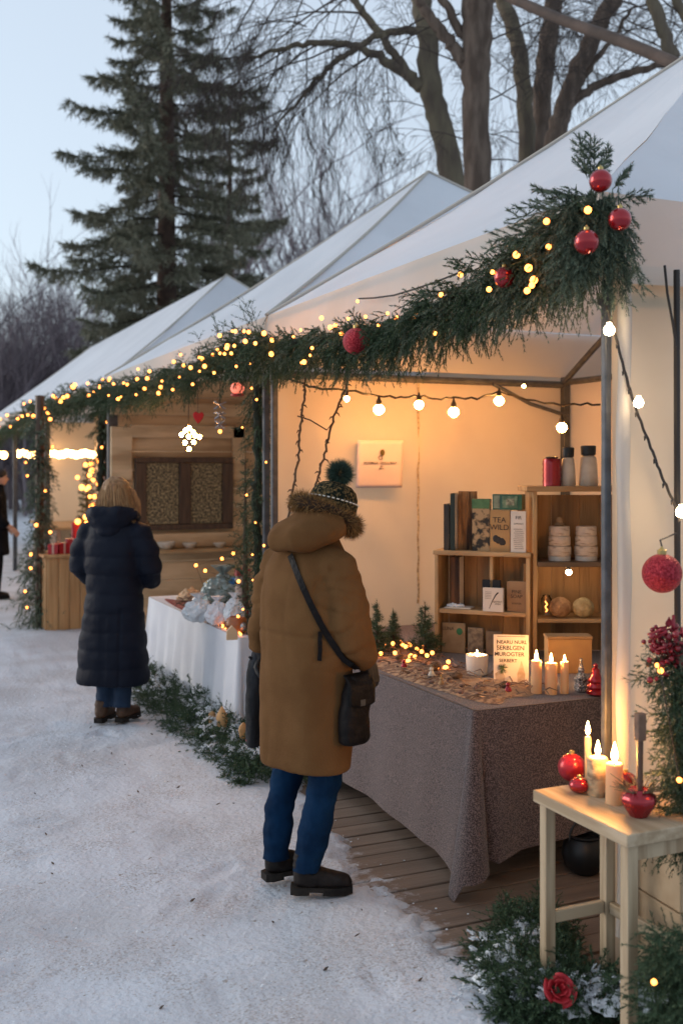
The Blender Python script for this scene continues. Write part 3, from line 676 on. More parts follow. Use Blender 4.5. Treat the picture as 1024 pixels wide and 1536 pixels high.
# woven runner, twigs and greenery strewn on the brown table
RUN = M('twig_runner', (.20, .12, .085), .9, (.48, .32, .20), 34, 5, lo=.42, hi=.6, bump=.8, bscale=50)
def heap(nm, label, cat, cx, cy, rx, ry, hgt, mat, z0, n=34, seed=0, rz=0):
    def fn(u, v):
        a, r = u*2*PI, v
        q = 1+.25*noise.noise((math.cos(a)*1.5, math.sin(a)*1.5, seed))
        x, y = rx*r*q*math.cos(a), ry*r*q*math.sin(a)
        x, y = x*math.cos(rz)-y*math.sin(rz), x*math.sin(rz)+y*math.cos(rz)
        return Vector((cx+x, cy+y, z0+.001+hgt*(1-r**2.2)*(.55+.6*abs(noise.noise((x*9, y*9, seed)))+.25*abs(noise.noise((x*30, y*30, seed))))))
    return props(part(nm, MB().grid(fn, 60, n), mat, ang=60), label, cat)
a = tpx(610, 1020); b = tpx(830, 1050)
heap('twig_runner', 'rough brown woven twig runner spread over the brown table front', 'runner', 2.56, 4.75, .185, .86, .028, RUN, ZT, seed=4)
heap('sacking', 'crumpled tan sacking in front of the lettered sign card', 'cloth', 2.66, 4.28, .16, .26, .03, M('sacking', (.50, .33, .20), .9, (.36, .22, .13), 40, bump=.6, bscale=90), ZT, seed=9, rz=.5)
mb = MB()
for i in range(150):
    x, y = R.uniform(2.40, 2.80), R.uniform(3.98, 5.75); a = R.random()*2*PI; l = R.uniform(.03, .11); z = ZT+.022+R.random()*.012
    c = R.uniform(-.02, .02)
    mb.tube([(x, y, z), (x+l*.5*math.cos(a)-c*math.sin(a), y+l*.5*math.sin(a)+c*math.cos(a), z+.012), (x+l*math.cos(a), y+l*math.sin(a), z-.002)], [.0035, .003, .001], 5)
props(part('twigs', mb, M('mixed_twigs', (.10, .06, .04), .8, island=(.36, .22, .14))), 'scatter of short brown twigs lying on the brown table', 'twigs', kind='stuff')
mb = MB()
for i in range(60):
    x, y = R.uniform(2.40, 2.62), R.uniform(3.97, 5.75); r = R.uniform(.006, .014); mb.ball((x, y, ZT+.024+R.random()*.01), (r*1.3, r, r*.7), 7, 5)
props(part('potpourri', mb, M('potpourri', (.05, .05, .055), .8, island=(.34, .17, .12))), 'dried petals and cones strewn along the brown table edge', 'potpourri', kind='stuff')
CONE = M('cone_scales', (.10, .055, .03), .8, (.20, .12, .07), 60, bump=.6, bscale=90)
for i in range(14):                                        # fir cones and turned wooden trinkets along the front of the table
    x, y = R.uniform(2.42, 2.66), 4.05+i*.125+R.uniform(-.04, .04); r = R.uniform(.014, .021)
    if i % 2:
        t = thing('fir_cone', 'brown fir cone lying along the front of the brown table', 'cone', (x, y, ZT+.026+r*.8), R.random()*6, 'fir cones on the brown table')
        part('scales', MB().ball((0, 0, 0), (r*1.6, r, r), 18, 14, lambda d: 1+.16*math.sin(d.x*16)*math.cos(6*math.atan2(d.z, d.y+.001))), CONE, t); part('stalk', MB().tube([(r*1.5, 0, 0), (r*2.0, 0, .002)], .003, 5), BARK, t)
    else:
        t = thing('wooden_trinket', 'small turned wooden trinket along the front of the brown table', 'trinket', (x, y, ZT+.024), 0, 'wooden trinkets on the brown table')
        part('body', MB().lathe([(r*.9, 0), (r, .004), (r*.7, r*.9), (r*.35, r*1.3), (r*.6, r*1.7), (r*.5, r*2.1), (r*.1, r*2.3)], (0, 0, 0), 14), (REDB, WOODP, BOWL)[(i//2) % 3], t); part('loop', MB().tube([(.006*math.cos(k), 0, r*2.3+.006+.006*math.sin(k)) for k in (-1.6, -.5, .6, 1.6, 2.7, 3.8, 4.7)], .001, 4), GOLD, t)
# string of little lights lying on the table, with bright clusters near the pine sprigs
SL = thing('string_lights', 'warm string lights lying between pine sprigs on the brown table', 'string lights', tpx(600, 995))
tb = [(560, 972), (571, 985), (592, 990), (577, 969), (604, 972), (608, 980), (616, 984), (625, 978), (632, 988), (614, 967), (622, 990), (640, 994), (600, 963), (635, 975), (648, 990), (668, 1002), (672, 998), (589, 975), (612, 992), (655, 1006)]
pts = []
for i, (u, v) in enumerate(tb):
    p = tpx(u, v+6); p.z += .018+.02*(i % 3); pts.append(p)
    part('bulb', MB().ball(p, .011 if i % 3 else .016, 8, 6), FAIRY, SL, world=True)
part('cable', MB().tube(pts, .0018, 5), CABLE, SL, world=True)
# notice on the partition
pc = ony(570, 696, 6.285); t = thing('notice', 'pale square printed notice pinned to the tent partition', 'sign', pc, rad(0))
NOTE = M('lilac_paper', (.66, .56, .56), .7, (.60, .50, .51), 3)
part('sheet', MB().grid(lambda u, v: Vector(((u-.5)*.335+(v-.5)*.012, -.006*math.sin(PI*u)*(v-.2)+.003, (v-.5)*.31)), 12, 12), NOTE, t, solid=.003)
mb = MB()
for i in range(9):
    a = i*2*PI/9; mb.ball((.012+.011*math.cos(a), -.010, .075+.013*math.sin(a)), (.006, .002, .009), 7, 5)
mb.ball((.012, -.011, .075), (.008, .002, .009), 8, 5); mb.tube([(.012, -.010, .065), (.008, -.010, .042), (.012, -.010, .03)], .0018, 5)
part('emblem', mb, M('olive_ink', (.10, .075, .02), .7), t)
text('C', .04, (-.006, -.0095, .028), t); text('HANDMADE - DINGLE BELLY', .0185, (-.004, -.0088, .001), t, bold=.0003); text('EST\nMADE', .014, (.006, -.0075, -.022), t)
# dark pot under the table
t = thing('iron_pot', 'round black iron pot on the deck under the brown cloth', 'pot', gp(876, 1308, .017)); part('pot', MB().lathe([(.05, 0), (.085, .03), (.10, .08), (.092, .13), (.07, .155), (.08, .165), (.07, .17), (.06, .15)], (0, 0, 0), 24), M('iron', (.012, .012, .013), .45), t)
part('handle', MB().tube([(.08*math.cos(i*PI/10), 0, .15+.09*math.sin(i*PI/10)) for i in range(11)], .005, 6), M('iron2', (.02, .02, .02), .5), t)

# ---------------------------------------------------------------- bulbs on a cable along the near tent
FL = thing('festoon_lights', 'dark cable of large warm bulbs along the cream partition', 'festoon lights', (2.4, 6.2, 2.4))
bl = [(520, 598, .018), (568, 614, .034), (628, 607, .030), (680, 618, .034), (748, 601, .032), (842, 641, .034), (785, 579, .012)]
cab = [(412, 566), (440, 570), (470, 582), (520, 586), (568, 594), (600, 597), (628, 594), (655, 599), (680, 597), (715, 598), (748, 588), (790, 600), (842, 608), (880, 606), (906, 609)]
def fy(u): return 5.92-.25*max(0, (u-560)/350) if u > 470 else 6.30-.38*(u-412)/58
pts = []
for i in range(len(cab)-1):
    for k in range(4):
        u, v = lerp(cab[i][0], cab[i+1][0], k/4), lerp(cab[i][1], cab[i+1][1], k/4); p = ony(u, v, fy(u)); p.z += .006*math.sin(i*4+k*2.3); pts.append(p)
part('cable', MB().tube(pts, .006, 6), CABLE, FL, world=True)
mb = MB().tube([p+Vector((.007*math.sin(i*1.1), .007*math.cos(i*1.1), .004)) for i, p in enumerate(pts)], .004, 5); part('cable', mb, CABLE, FL, world=True)
for u, v, r in bl:
    p = ony(u, v, fy(u)); f = part('socket', MB().lathe([(r*.4, r*.75), (r*.52, r*.8), (r*.52, r*1.5), (r*.3, r*1.9), (r*.12, r*2.6)], p, 12), CABLE, FL, world=True)
    part('bulb', MB().lathe([(.002, -r), (r*.55, -r*.82), (r*.92, -r*.35), (r, 0), (r*.85, r*.4), (r*.5, r*.75), (r*.4, r*.95)], p, 14), BULB, f, world=True)
# cord with white bulbs down the near corner
CL = thing('corner_lights', 'dark cord with white bulbs sagging down the near side wall', 'string lights', (2.5, 2.98, 2.4))
cp = [(905, 420), (909, 460), (921, 498), (933, 545), (944, 585), (957, 625), (975, 670), (992, 715), (1008, 750), (1022, 778)]
pts = [onx_ for onx_ in (px(u, v, 3.66+.02*math.sin(u)) for u, v in cp)]
fine = [lerp(pts[i], pts[i+1], k/5)+Vector((0, 0, .005*math.sin(i*5+k*2.1))) for i in range(len(pts)-1) for k in range(5)]
part('cord', MB().tube(fine, .0055, 6), CABLE, CL, world=True)
for i in range(4, len(fine), 4):
    q = fine[i]; part('bud', MB().tube([q, q+Vector((-.010, -.008, -.008)), q+Vector((-.014, -.010, -.020))], [.003, .005, .002], 6), CABLE, CL, world=True)
for u, v, r in ((913, 495, .019), (957, 604, .017), (1021, 768, .019)):
    p = px(u, v, 3.60); part('bulb', MB().lathe([(.002, -r), (r*.8, -r*.7), (r, 0), (r*.8, r*.55), (r*.45, r*.9), (r*.4, r*1.3)], p, 14), BULBW, CL, world=True)
# dark pole and wires at the right edge of the near wall
t = thing('dark_pole', 'thin black pole standing against the near side wall', 'pole', px(1016, 1240, 3.72))
p = px(1014, 405, 3.72); part('shaft', MB().tube([(p.x, p.y, 0), (p.x+.004, p.y, 1.2), (p.x, p.y, p.z)], .011, 8), CABLE, t, world=True)
part('cable', MB().tube([px(996, 398, 3.7), px(1000, 440, 3.7), (px(1009, 490, 3.7)), px(1013, 520, 3.7)], .005, 6), CABLE, t, world=True)
# thin bare lit-wire vines hanging from the garland
for i, (lab, pl) in enumerate((('left bare twig vine hanging beside the far tent post', [(459, 560), (455, 600), (450, 645), (447, 690), (438, 735), (431, 782)]), ('right bare twig vine reaching down to the bobble hat', [(524, 540), (517, 585), (500, 625), (488, 675), (478, 715), (466, 752)]))):
    t = thing('twig_vine', lab, 'vine', px(pl[0][0], pl[0][1], 6.15), 0, 'bare vines hanging from the garland'); q = [px(u, v, 6.15) for u, v in pl]
    fine = [lerp(q[k], q[k+1], m/6)+Vector((R.uniform(-.008, .008), 0, 0)) for k in range(len(q)-1) for m in range(6)]+[q[-1]]
    mb = MB().tube(fine, .0065, 6)
    for k in range(3, len(fine), 1):
        a = R.random()*2*PI; l = R.uniform(.015, .05); d = Vector((math.cos(a)*.8, math.sin(a)*.4, R.uniform(-.6, .5)))*l
        mb.tube([fine[k], fine[k]+d*.6, fine[k]+d+Vector((0, 0, -.012))], [.004, .005, .0015], 5)
    part('stem', mb, BARK, t, world=True)
    if i == 0: part('side_twig', MB().tube([px(446, 624, 6.15), px(465, 630, 6.14), px(490, 645, 6.14), px(499, 634, 6.14)], .004, 5), BARK, t, world=True)

# ---------------------------------------------------------------- wooden stool by the near post and what stands on it
SX0, SX1, SY0, SY1, SZ = 2.05, 2.335, 2.53, 2.985, .72
PALE = M('pale_birch', (.47, .36, .235), .5, (.31, .215, .125), 3, detail=9, lo=.42, hi=.60, stretch=(9, 9, .6), bump=.06, bscale=30, bstretch=(6, 6, .6))
PALEY = M('pale_birch_top', (.47, .36, .24), .5, (.33, .235, .14), 3, detail=9, lo=.42, hi=.60, stretch=(9, .6, 9), bump=.06, bscale=30, bstretch=(6, .6, 6))
t = thing('stool', 'pale wooden stool bearing candles and red baubles beside the near post', 'stool', ((SX0+SX1)/2, (SY0+SY1)/2, 0))
part('seat', MB().box(((SX0+SX1)/2, (SY0+SY1)/2, SZ-.02), (SX1-SX0+.03, SY1-SY0+.03, .04)), PALEY, t, world=True, bev=.004)
for x in (SX0+.02, SX1-.02):
    for y in (SY0+.02, SY1-.02): part('leg', MB().box((x, y, (SZ-.041)/2), (.038, .038, SZ-.041)), PALE, t, world=True, bev=.003)
for y in (SY1-.02,): part('stretcher', MB().box(((SX0+SX1)/2, y, .30), (SX1-SX0-.085, .022, .04)), M('pale_birch_rail', (.47, .36, .235), .5), t, world=True, bev=.003)
part('stretcher', MB().box((SX1-.02, (SY0+SY1)/2, .30), (.022, SY1-SY0-.085, .04)), PALEY, t, world=True, bev=.003)
part('apron', MB().box(((SX0+SX1)/2, SY0+.02, SZ-.066), (SX1-SX0-.085, .018, .05)), PALE, t, world=True)
def spx(u, v): return gp(u, v, SZ+.0006)
p = spx(857, 1172); t = thing('bauble', 'large matt red bauble resting on the pale stool', 'bauble', p, 0, 'red baubles on the stool'); part('ball', MB().ball((0, 0, .048), .048, 28, 18), M('matt_red_bauble', (.34, .01, .018), .32, metal=.35, coat=.2), t); part('cap', MB().lathe([(.009, .094), (.009, .104), (.004, .107)], (0, 0, 0), 10), GOLD, t)
p = spx(868, 1190); t = thing('bauble', 'small squat shiny red bauble in front of the large one', 'bauble', p, 0, 'red baubles on the stool'); part('ball', MB().ball((0, 0, .027), (.035, .033, .027), 24, 14), REDB, t); part('cap', MB().lathe([(.007, .052), (.007, .06), (.003, .062)], (0, 0, 0), 10), GOLD, t)
p = spx(881, 1178); t = thing('taper_candle', 'tall thin lit taper candle at the back of the stool', 'candle', p); part('wax', MB().lathe([(.013, 0), (.011, .01), (.0105, .155), (.009, .165), (.004, .166)], (0, 0, 0), 16, wob=lambda a, z: .12*math.sin(2*a+z*60)), WAX, t); flame(t, (0, 0, .168), 1.05)
BIRCH = M('bark_candle', (.55, .38, .22), .8, (.16, .10, .06), 16, 5, stretch=(1, 1, 2), lo=.45, hi=.65, bump=.5, bscale=40)
p = spx(896, 1192); t = thing('bark_candle', 'bark wrapped lit candle left of the tent post on the stool', 'candle', p); part('bark_wrap', MB().lathe([(.034, 0), (.035, .004), (.034, .118), (.031, .121)], (0, 0, 0), 22, wob=lambda a, z: .04*math.sin(5*a+z*20)), BIRCH, t); part('wax', MB().lathe([(.028, .1), (.028, .124), (.02, .122), (.001, .120)], (0, 0, 0), 18), WAX, t); flame(t, (0, 0, .124), 1.2)
p = spx(921, 1205); t = thing('pillar_candle', 'stout lit cream candle right of the tent post on the stool', 'candle', p); part('wax', MB().lathe([(.027, 0), (.028, .004), (.027, .126), (.022, .13), (.012, .124), (.001, .123)], (0, 0, 0), 22, wob=lambda a, z: .03*math.sin(3*a)), WAX, t); flame(t, (0, 0, .128), 1.5)
p = spx(957, 1224); t = thing('red_vase', 'ribbed red glass bowl holding a wooden stake on the stool', 'vase', p)
part('bowl', MB().lathe([(.026, 0), (.03, .005), (.034, .012), (.046, .03), (.054, .05), (.05, .066), (.034, .078), (.028, .085), (.018, .08)], (0, 0, 0), 28, wob=lambda a, z: .05*math.sin(9*a)), REDB, t)
part('stake', MB().tube([(.004, 0, .06), (.006, 0, .235)], .0095, 8), M('rust_stake', (.10, .05, .03), .6), t)
part('block', MB().box((.006, 0, .275), (.030, .024, .085)), M('old_block', (.23, .13, .085), .7, (.14, .08, .05), 20), t, bev=.003)
mb = MB()
for i in range(60):
    a = R.random()*2*PI; r0 = .03; q = Vector((r0*math.cos(a), r0*math.sin(a), .078)); d = Vector((math.cos(a+R.uniform(-1, 1)), math.sin(a+R.uniform(-1, 1)), R.uniform(.1, .8)))*R.uniform(.02, .06); mb.tube([q, q+d], [.0022, .0008], 4)
part('dried_moss', mb, M('moss_twig', (.10, .06, .035), .8, island=(.16, .13, .06)), t)
p = spx(938, 1196); t = thing('bauble', 'dark red glass bauble behind the ribbed red bowl', 'bauble', p, 0, 'red baubles on the stool'); part('ball', MB().ball((0, 0, .042), .042, 24, 16), M('dark_red_glass', (.18, .006, .01), .15, metal=.5, coat=.5), t); part('cap', MB().lathe([(.008, .082), (.008, .09), (.003, .092)], (0, 0, 0), 10), GOLD, t)
# pale crates behind the stool
CR = M('raw_plywood', (.52, .38, .24), .65, (.43, .30, .18), 2, detail=6, stretch=(.8, 4, 5), bump=.08, bscale=18)
for z0, hh, lab in ((0, .335, 'lower plain plywood crate behind the stool'), (.345, .30, 'upper plywood crate brushed with a blue letter h')):
    t = thing('plywood_crate', lab, 'crate', (2.66, 2.83, z0), rad(-4), 'plywood crates behind the stool')
    part('box_body', MB().box((0, 0, hh/2), (.47, .25, hh)), CR, t, bev=.005)
    part('lid', MB().box((0, 0, hh+.004), (.478, .258, .008)), CR, t)
    if z0:
        B_ = M('blue_brush', (.17, .24, .30), .8, (.35, .33, .28), 40, 3)
        for st in ([(-.205, .245), (-.10, .255)], [(-.20, .09), (-.19, .16)], [(-.165, .25), (-.150, .15), (-.140, .075)], [(-.145, .12), (-.12, .17), (-.095, .18), (-.075, .15), (-.06, .13), (-.02, .125)]):
            part('brush_stroke', MB().tube([(x, -.1262, z) for x, z in st], .007, 6, flat=.15, up=(1, 0, .01)), B_, t)

# ---------------------------------------------------------------- goods on the white table and inside the second stall
ZW = .7075
heap('table_runner', 'brown and white woven runner over the white table', 'runner', 2.56, 7.6, .34, 1.1, .03, M('white_brown_runner', (.20, .13, .09), .9, (.52, .44, .36), 22, 6, lo=.42, hi=.6, bump=.8, bscale=40), ZW, seed=14)
heap('red_scarf', 'dark red fringed scarf along the far edge of the white table', 'scarf', 2.29, 8.0, .10, .62, .03, M('red_wool', (.13, .018, .018), .9, (.30, .10, .07), 30, bump=.8, bscale=70), ZW, seed=21)
heap('straw_bundle', 'tan bundle of straw stars at the far end of the white table', 'bundle', 2.45, 8.55, .14, .15, .12, M('straw', (.52, .40, .26), .9, (.30, .18, .10), 20, stretch=(1, 6, 1), bump=.6), ZW, seed=22)
CEL = M('cellophane', (.88, .91, .93), .12, (.75, .80, .84), 6, bump=.9, bscale=16, spec=.9, trans=.25, tcol=(.8, .82, .85))
def cello(label, u, v, Y, r, hgt, tint=None):
    p = px(u, v, Y); p.z = ZW+.002; t = thing('wrapped_gift', label, 'gift bag', p, 0, 'cellophane wrapped gifts')
    ph = R.random()*9
    part('wrapping', MB().ball((0, 0, hgt*.5), (r, r*.9, hgt*.5), 54, 36, lambda d: 1+.18*noise.noise(d*2.3+Vector((ph, 0, 0)))-.20*abs(noise.noise(d*4+Vector((ph, 3, 0))))-.14*abs(noise.noise(d*9+Vector((ph, 7, 0))))), tint or CEL, t, ang=18)
    part('gathered_top', MB().lathe([(r*.28, hgt*.93), (r*.12, hgt*1.0), (r*.3, hgt*1.1), (r*.5, hgt*1.2)], (0, 0, 0), 16, wob=lambda a, z: .3*math.sin(5*a+ph)), tint or CEL, t, ang=25)
    return t
cello('clear wrapped gift nearest the dark quilted coat', 298, 880, 7.45, .115, .17)
cello('white wrapped gift in the middle of the white table', 326, 872, 7.3, .085, .17, M('white_wrap', (.74, .72, .74), .5, (.64, .62, .64), 5, bump=.4, bscale=10))
cello('peaked clear wrapped gift nearest the tent post', 352, 870, 7.2, .075, .20)
g = cello('large blue green wrapped hamper at the back of the white table', 335, 850, 7.9, .17, .30, M('green_cello', (.42, .50, .48), .15, (.20, .26, .24), 7, bump=.9, bscale=16, spec=.9, trans=.2))
part('blue_bow', MB().ball((.07, -.10, .25), (.06, .03, .03), 14, 8, lambda d: 1+.2*noise.noise(d*4)), M('blue_ribbon', (.05, .20, .48), .4), g)
t = thing('red_tin', 'small red tin tucked behind the wrapped hamper', 'tin', (2.62, 7.35, ZW+.002)); p = px(364, 822, 7.75)
t.location = (p.x, p.y, ZW+.002); part('tin', MB().lathe([(.055, 0), (.055, .30), (.05, .305)], (0, 0, 0), 18), M('box_pale', (.55, .42, .36), .6), t); part('lid', MB().lathe([(.06, .30), (.06, .345), (.05, .35)], (0, 0, 0), 18), M('tin_red', (.34, .02, .02), .4), t)
AMB = M('amber_glass', (.26, .13, .05), .2, trans=.3, tcol=(.9, .35, .06), coat=.3)
p = px(355, 893, 7.0); p.z = ZW+.002
t = thing('amber_lantern', 'glowing amber glass lantern on the white table', 'lantern', p)
part('glass', MB().lathe([(.05, 0), (.065, .01), (.075, .05), (.068, .09), (.05, .105), (.045, .1)], (0, 0, 0), 20, wob=lambda a, z: .03*math.sin(6*a)), AMB, t); part('bulb', MB().ball((.0, -.03, .112), .010, 10, 6), FAIRY, t)
p = px(348, 930, 6.72); p.z = ZW+.002
t = thing('folded_card', 'small folded tan paper house at the white table edge', 'card', p, rad(-10)); part('card', MB().prism([(-.035, 0), (.035, 0), (.036, .05), (0, .09), (-.034, .055)], lambda x, y, w_: Vector((x, w_-.01, y)), .025), M('tan_card', (.58, .42, .26), .7), t)
WL = thing('edge_lights', 'tiny warm lights along the near edge of the white table', 'string lights', (2.2, 6.6, ZW)); pts = []
for i in range(9):
    q = Vector((2.20+.012*math.sin(i*2), 6.53+i*.06, ZW+.014)); pts.append(q); part('bulb', MB().ball(q, .008, 8, 6), FAIRY, WL, world=True)
for (u, v, Y) in ((294, 848, 7.3), (333, 838, 7.55), (350, 830, 7.5), (358, 872, 7.0), (308, 856, 7.3)):
    q = px(u, v, Y); pts.append(q); part('bulb', MB().ball(q, .012, 8, 6), FAIRY, WL, world=True)
part('cable', MB().tube(pts, .0015, 4), CABLE, WL, world=True)
GB = M('glass_ball', (.55, .50, .46), .12, (.30, .26, .24), 8, metal=.6)
for i in range(30):                                        # little glass and wooden balls among the wares
    x, y, r = R.uniform(2.24, 2.75), R.uniform(6.6, 8.3), R.uniform(.018, .036)
    t = thing('glass_ball', 'small dull glass ball lying among the white table wares', 'ornament', (x, y, ZW+.028), 0, 'glass balls on the white table')
    part('ball', MB().ball((0, 0, r*.8), r, 14, 9), GB if i % 3 else REDB, t); part('cap', MB().lathe([(r*.2, r*1.7), (r*.2, r*1.95), (r*.1, r*2)], (0, 0, 0), 8), GOLD, t)
mb = MB()
for i in range(230):
    x, y = R.uniform(2.20, 2.85), R.uniform(6.55, 8.38); a = R.random()*2*PI; l = R.uniform(.04, .14); z = ZW+.026+R.random()*.02
    mb.tube([(x, y, z), (x+l*.5*math.cos(a), y+l*.5*math.sin(a), z+.016), (x+l*math.cos(a), y+l*math.sin(a), z-.004)], [.006, .005, .002], 5)
props(part('twigs', mb, M('dark_twigs', (.05, .03, .022), .85, island=(.30, .20, .14))), 'tangle of dark and pale twigs covering the white table', 'twigs', kind='stuff')
# hanging star lamp and ornaments
p = px(283, 655, 8.7); t = thing('star_lamp', 'bright clustered star lamp hanging inside the second stall', 'lamp', p)
part('cord', MB().tube([(0, 0, .02), (0, 0, .62)], .004, 5), CABLE, t); mb = MB()
for (dx, dz) in ((0, 0), (-.055, .015), (.06, .01), (.005, .07), (-.035, -.05), (.035, -.045), (.095, .0), (-.03, .05), (0, -.1), (.03, .035)): part('bulb', MB().ball((dx, R.uniform(-.03, .03), dz), .017, 10, 6), BULB, t)
t = thing('snowflake', 'silver wire snowflake hanging right of the star lamp', 'ornament', px(330, 622, 7.6)); mb = MB()
for k in range(3):
    for s in (-1, 1):
        for j in range(6):
            a = j*PI/3+k*.2; mb.tube([(0, 0, k*.07-.07), (.045*math.cos(a), .045*math.sin(a)*s, k*.07-.07+.03*math.sin(a*2))], .004, 5)
part('wire', mb, M('silver_wire', (.4, .4, .42), .3, metal=.9), t); part('cord', MB().tube([(0, 0, .08), (0, 0, .24)], .003, 5), CABLE, t); part('bulb', MB().ball((0, 0, -.12), .014, 8, 6), FAIRY, t)
t = thing('heart', 'little red felt heart hanging left of the silver snowflake', 'ornament', px(297, 626, 7.9), rad(-24))
part('felt', MB().prism([(.0, -.05), (.035, -.01), (.045, .02), (.03, .042), (.008, .028), (-.014, .045), (-.036, .03), (-.034, 0)], lambda x, y, w_: Vector((x, w_-.012, y)), .024), M('red_felt', (.5, .02, .02), .8), t, bev=.006); part('cord', MB().tube([(0, 0, .03), (0, 0, .3)], .002, 5), CABLE, t)
t = thing('red_lantern', 'small glowing pinkish red lantern hanging beside the far post', 'lantern', px(356, 584, 7.2)); part('glass', MB().lathe([(.02, -.03), (.04, -.015), (.048, .01), (.038, .035), (.018, .045)], (0, 0, 0), 16), M('pink_glass', (.7, .16, .12), .3, emit=(1, .2, .12), es=.5), t); part('base', MB().lathe([(.03, -.05), (.045, -.045), (.045, -.03), (.02, -.028)], (0, 0, 0), 14), M('lantern_red', (.4, .01, .01), .4), t); part('cord', MB().tube([(0, 0, .045), (0, 0, .16)], .002, 5), CABLE, t)
# far stall: presents, row of bright bulbs, lamp
RB = M('red_gift_paper', (.42, .012, .02), .4, coat=.3)
for i, (u, v, wd, hh) in enumerate(((79, 838, .11, .11), (94, 838, .12, .12), (112, 838, .15, .16), (128, 838, .13, .13))):
    p = px(u, v, 11.9); t = thing('gift_box', ('leftmost and smallest red present on the far counter', 'second red present from the garlanded post', 'tallest red present on the far counter', 'red present at the far counter end beside the dark coat')[i], 'gift', (p.x, 12.12+.03*i, .831), rad(R.uniform(-20, 20)), 'red presents on the far counter')
    part('box_body', MB().box((0, 0, hh/2), (wd, wd, hh)), RB, t, bev=.004); part('ribbon', MB().box((0, 0, hh/2), (.02, wd+.004, hh+.004)), M('ribbon_pale', (.6, .42, .34), .5), t)
p = px(112, 795, 12.3); t = thing('gift_bag', 'tall dark red paper bag behind the red presents', 'gift bag', (p.x+.05, 12.42, .831)); part('bag', MB().loft([(0, 0, 0, .085, .06), (0, 0, .02, .09, .065), (0, 0, .3, .095, .05), (0, 0, .33, .095, .045)], 16, 4), M('bag_red', (.30, .012, .018), .5), t); part('handle', MB().tube([(-.04+.008*i, 0, .33+.05*math.sin(PI*i/10)) for i in range(11)], .004, 5), CABLE, t)
FL3 = thing('festoon_lights', 'dense row of bright bulbs under the far marquee eave', 'festoon lights', onx(76, 680, 2.62)); pts = []
for i, u in enumerate([-3, 6, 28, 36, 44, 52, 76, 82, 89, 95, 101, 108, 115, 122, 128, 134, 140]):
    q = onx(max(u, -3), 681+1.5*math.sin(i*1.7), 2.62); pts.append(q+Vector((0, 0, .06))); part('bulb', MB().ball(q, .05*(SA*q.x+CA*q.y)/14.2, 10, 6), BULBF, FL3, world=True)
part('cable', MB().tube(pts, .008, 5), CABLE, FL3, world=True)
# ---------------------------------------------------------------- people (local frame: +y is where the person faces, +x to the person's right)
def rnd3(s): return Vector((R.gauss(0, s), R.gauss(0, s), R.gauss(0, s)))
SKIN = M('skin', (.52, .30, .21), .5, (.48, .26, .18), 20, spec=.35)
def hairs(name, starts, dirs, L_, w_, mat, parent, droop=.3, jit=.35, seg=1):
    """many thin tapering hairs, one triangle each"""
    S, D = np.array(starts, dtype=float), np.array(dirs, dtype=float)
    D += NR.normal(0, jit, D.shape); D[:, 2] -= droop; D /= np.linalg.norm(D, axis=1)[:, None]
    side = np.cross(D, NR.normal(0, 1, D.shape)); side /= np.linalg.norm(side, axis=1)[:, None]+1e-9
    l = L_*NR.uniform(.6, 1.15, (len(S), 1))
    V = np.stack([S-side*w_/2, S+side*w_/2, S+D*l], 1).reshape(-1, 3)
    return np_obj(name, V, np.arange(len(V)).reshape(-1, 3), mat, parent)
def hand_shape(mb, wrist, d, n, L_=.18, curl=.9, side=1):
    """palm, four unequal bent fingers and a thumb; d along the fingers, n out of the palm"""
    d, n = Vector(d).normalized(), Vector(n).normalized(); n = (n-d*n.dot(d)).normalized(); s = d.cross(n)*side; w_ = Vector(wrist); k = L_/.18
    P = lambda a, b, c: w_+d*(a*k)+s*(b*k)+n*(c*k)
    for b in (-.026, -.009, .009, .026): mb.tube([P(-.015, b*.6, 0), P(.03, b*.9, 0), P(.088, b, .003)], [.014*k, .0155*k, .0125*k], 8)
    for b, ln, q in ((-.030, .060, .95), (-.010, .073, 1.0), (.010, .080, 1.03), (.030, .072, 1.0)):
        p, a, pts = P(.085, b, .003), 0, []
        pts.append(P(.07, b, 0)); pts.append(p)
        for j, f in enumerate((.45, .32, .26)):
            a += curl*(.8 if j == 0 else 1.0)*.75*q; p = p+(d*math.cos(a)+n*math.sin(a))*(ln*f*k); pts.append(p)
        mb.tube(pts, [.011*k, .0105*k, .0098*k, .009*k, .0075*k], 8)
    mb.tube([P(.012, .026, .006), P(.04, .050, .018), P(.066, .052, .036), P(.086, .044, .050)], [.015*k, .0125*k, .0105*k, .008*k], 8)
def head_shape(mb, c, r=.098, yaw=0, pitch=0):
    c = Vector(c); m = Matrix.Rotation(yaw, 3, 'Z') @ Matrix.Rotation(pitch, 3, 'X')
    def q(x, y, z): return c+m @ Vector((x*r, y*r, z*r))
    sub = MB().ball((0, 0, .08), (.80, .98, 1.06), 20, 14).ball((0, .30, -.55), (.58, .60, .62), 16, 10)
    sub.tube([(0, .9, .15), (0, 1.06, -.12), (0, 1.12, -.28), (0, .95, -.36)], [.10, .13, .17, .10], 8)           # nose
    for s in (-1, 1):
        sub.ball((s*.80, -.02, -.1), (.10, .20, .30), 10, 8); sub.ball((s*.33, .90, .30), (.22, .1, .08), 8, 6)     # ears, brows
    sub.ball((0, .87, -.62), (.26, .09, .07), 10, 6); sub.ball((0, .84, -.74), (.22, .09, .07), 10, 6)              # lips
    mb.add([q(*p) for p in sub.v], sub.f)
def eyes(parent, c, r, yaw=0, pitch=0):
    m = Matrix.Rotation(yaw, 3, 'Z') @ Matrix.Rotation(pitch, 3, 'X')
    for s in (-1, 1): part('eye', MB().ball(Vector(c)+m @ Vector((s*.33*r, .86*r, .13*r)), .012, 8, 6), M('eye_dark', (.03, .02, .015), .2), parent)
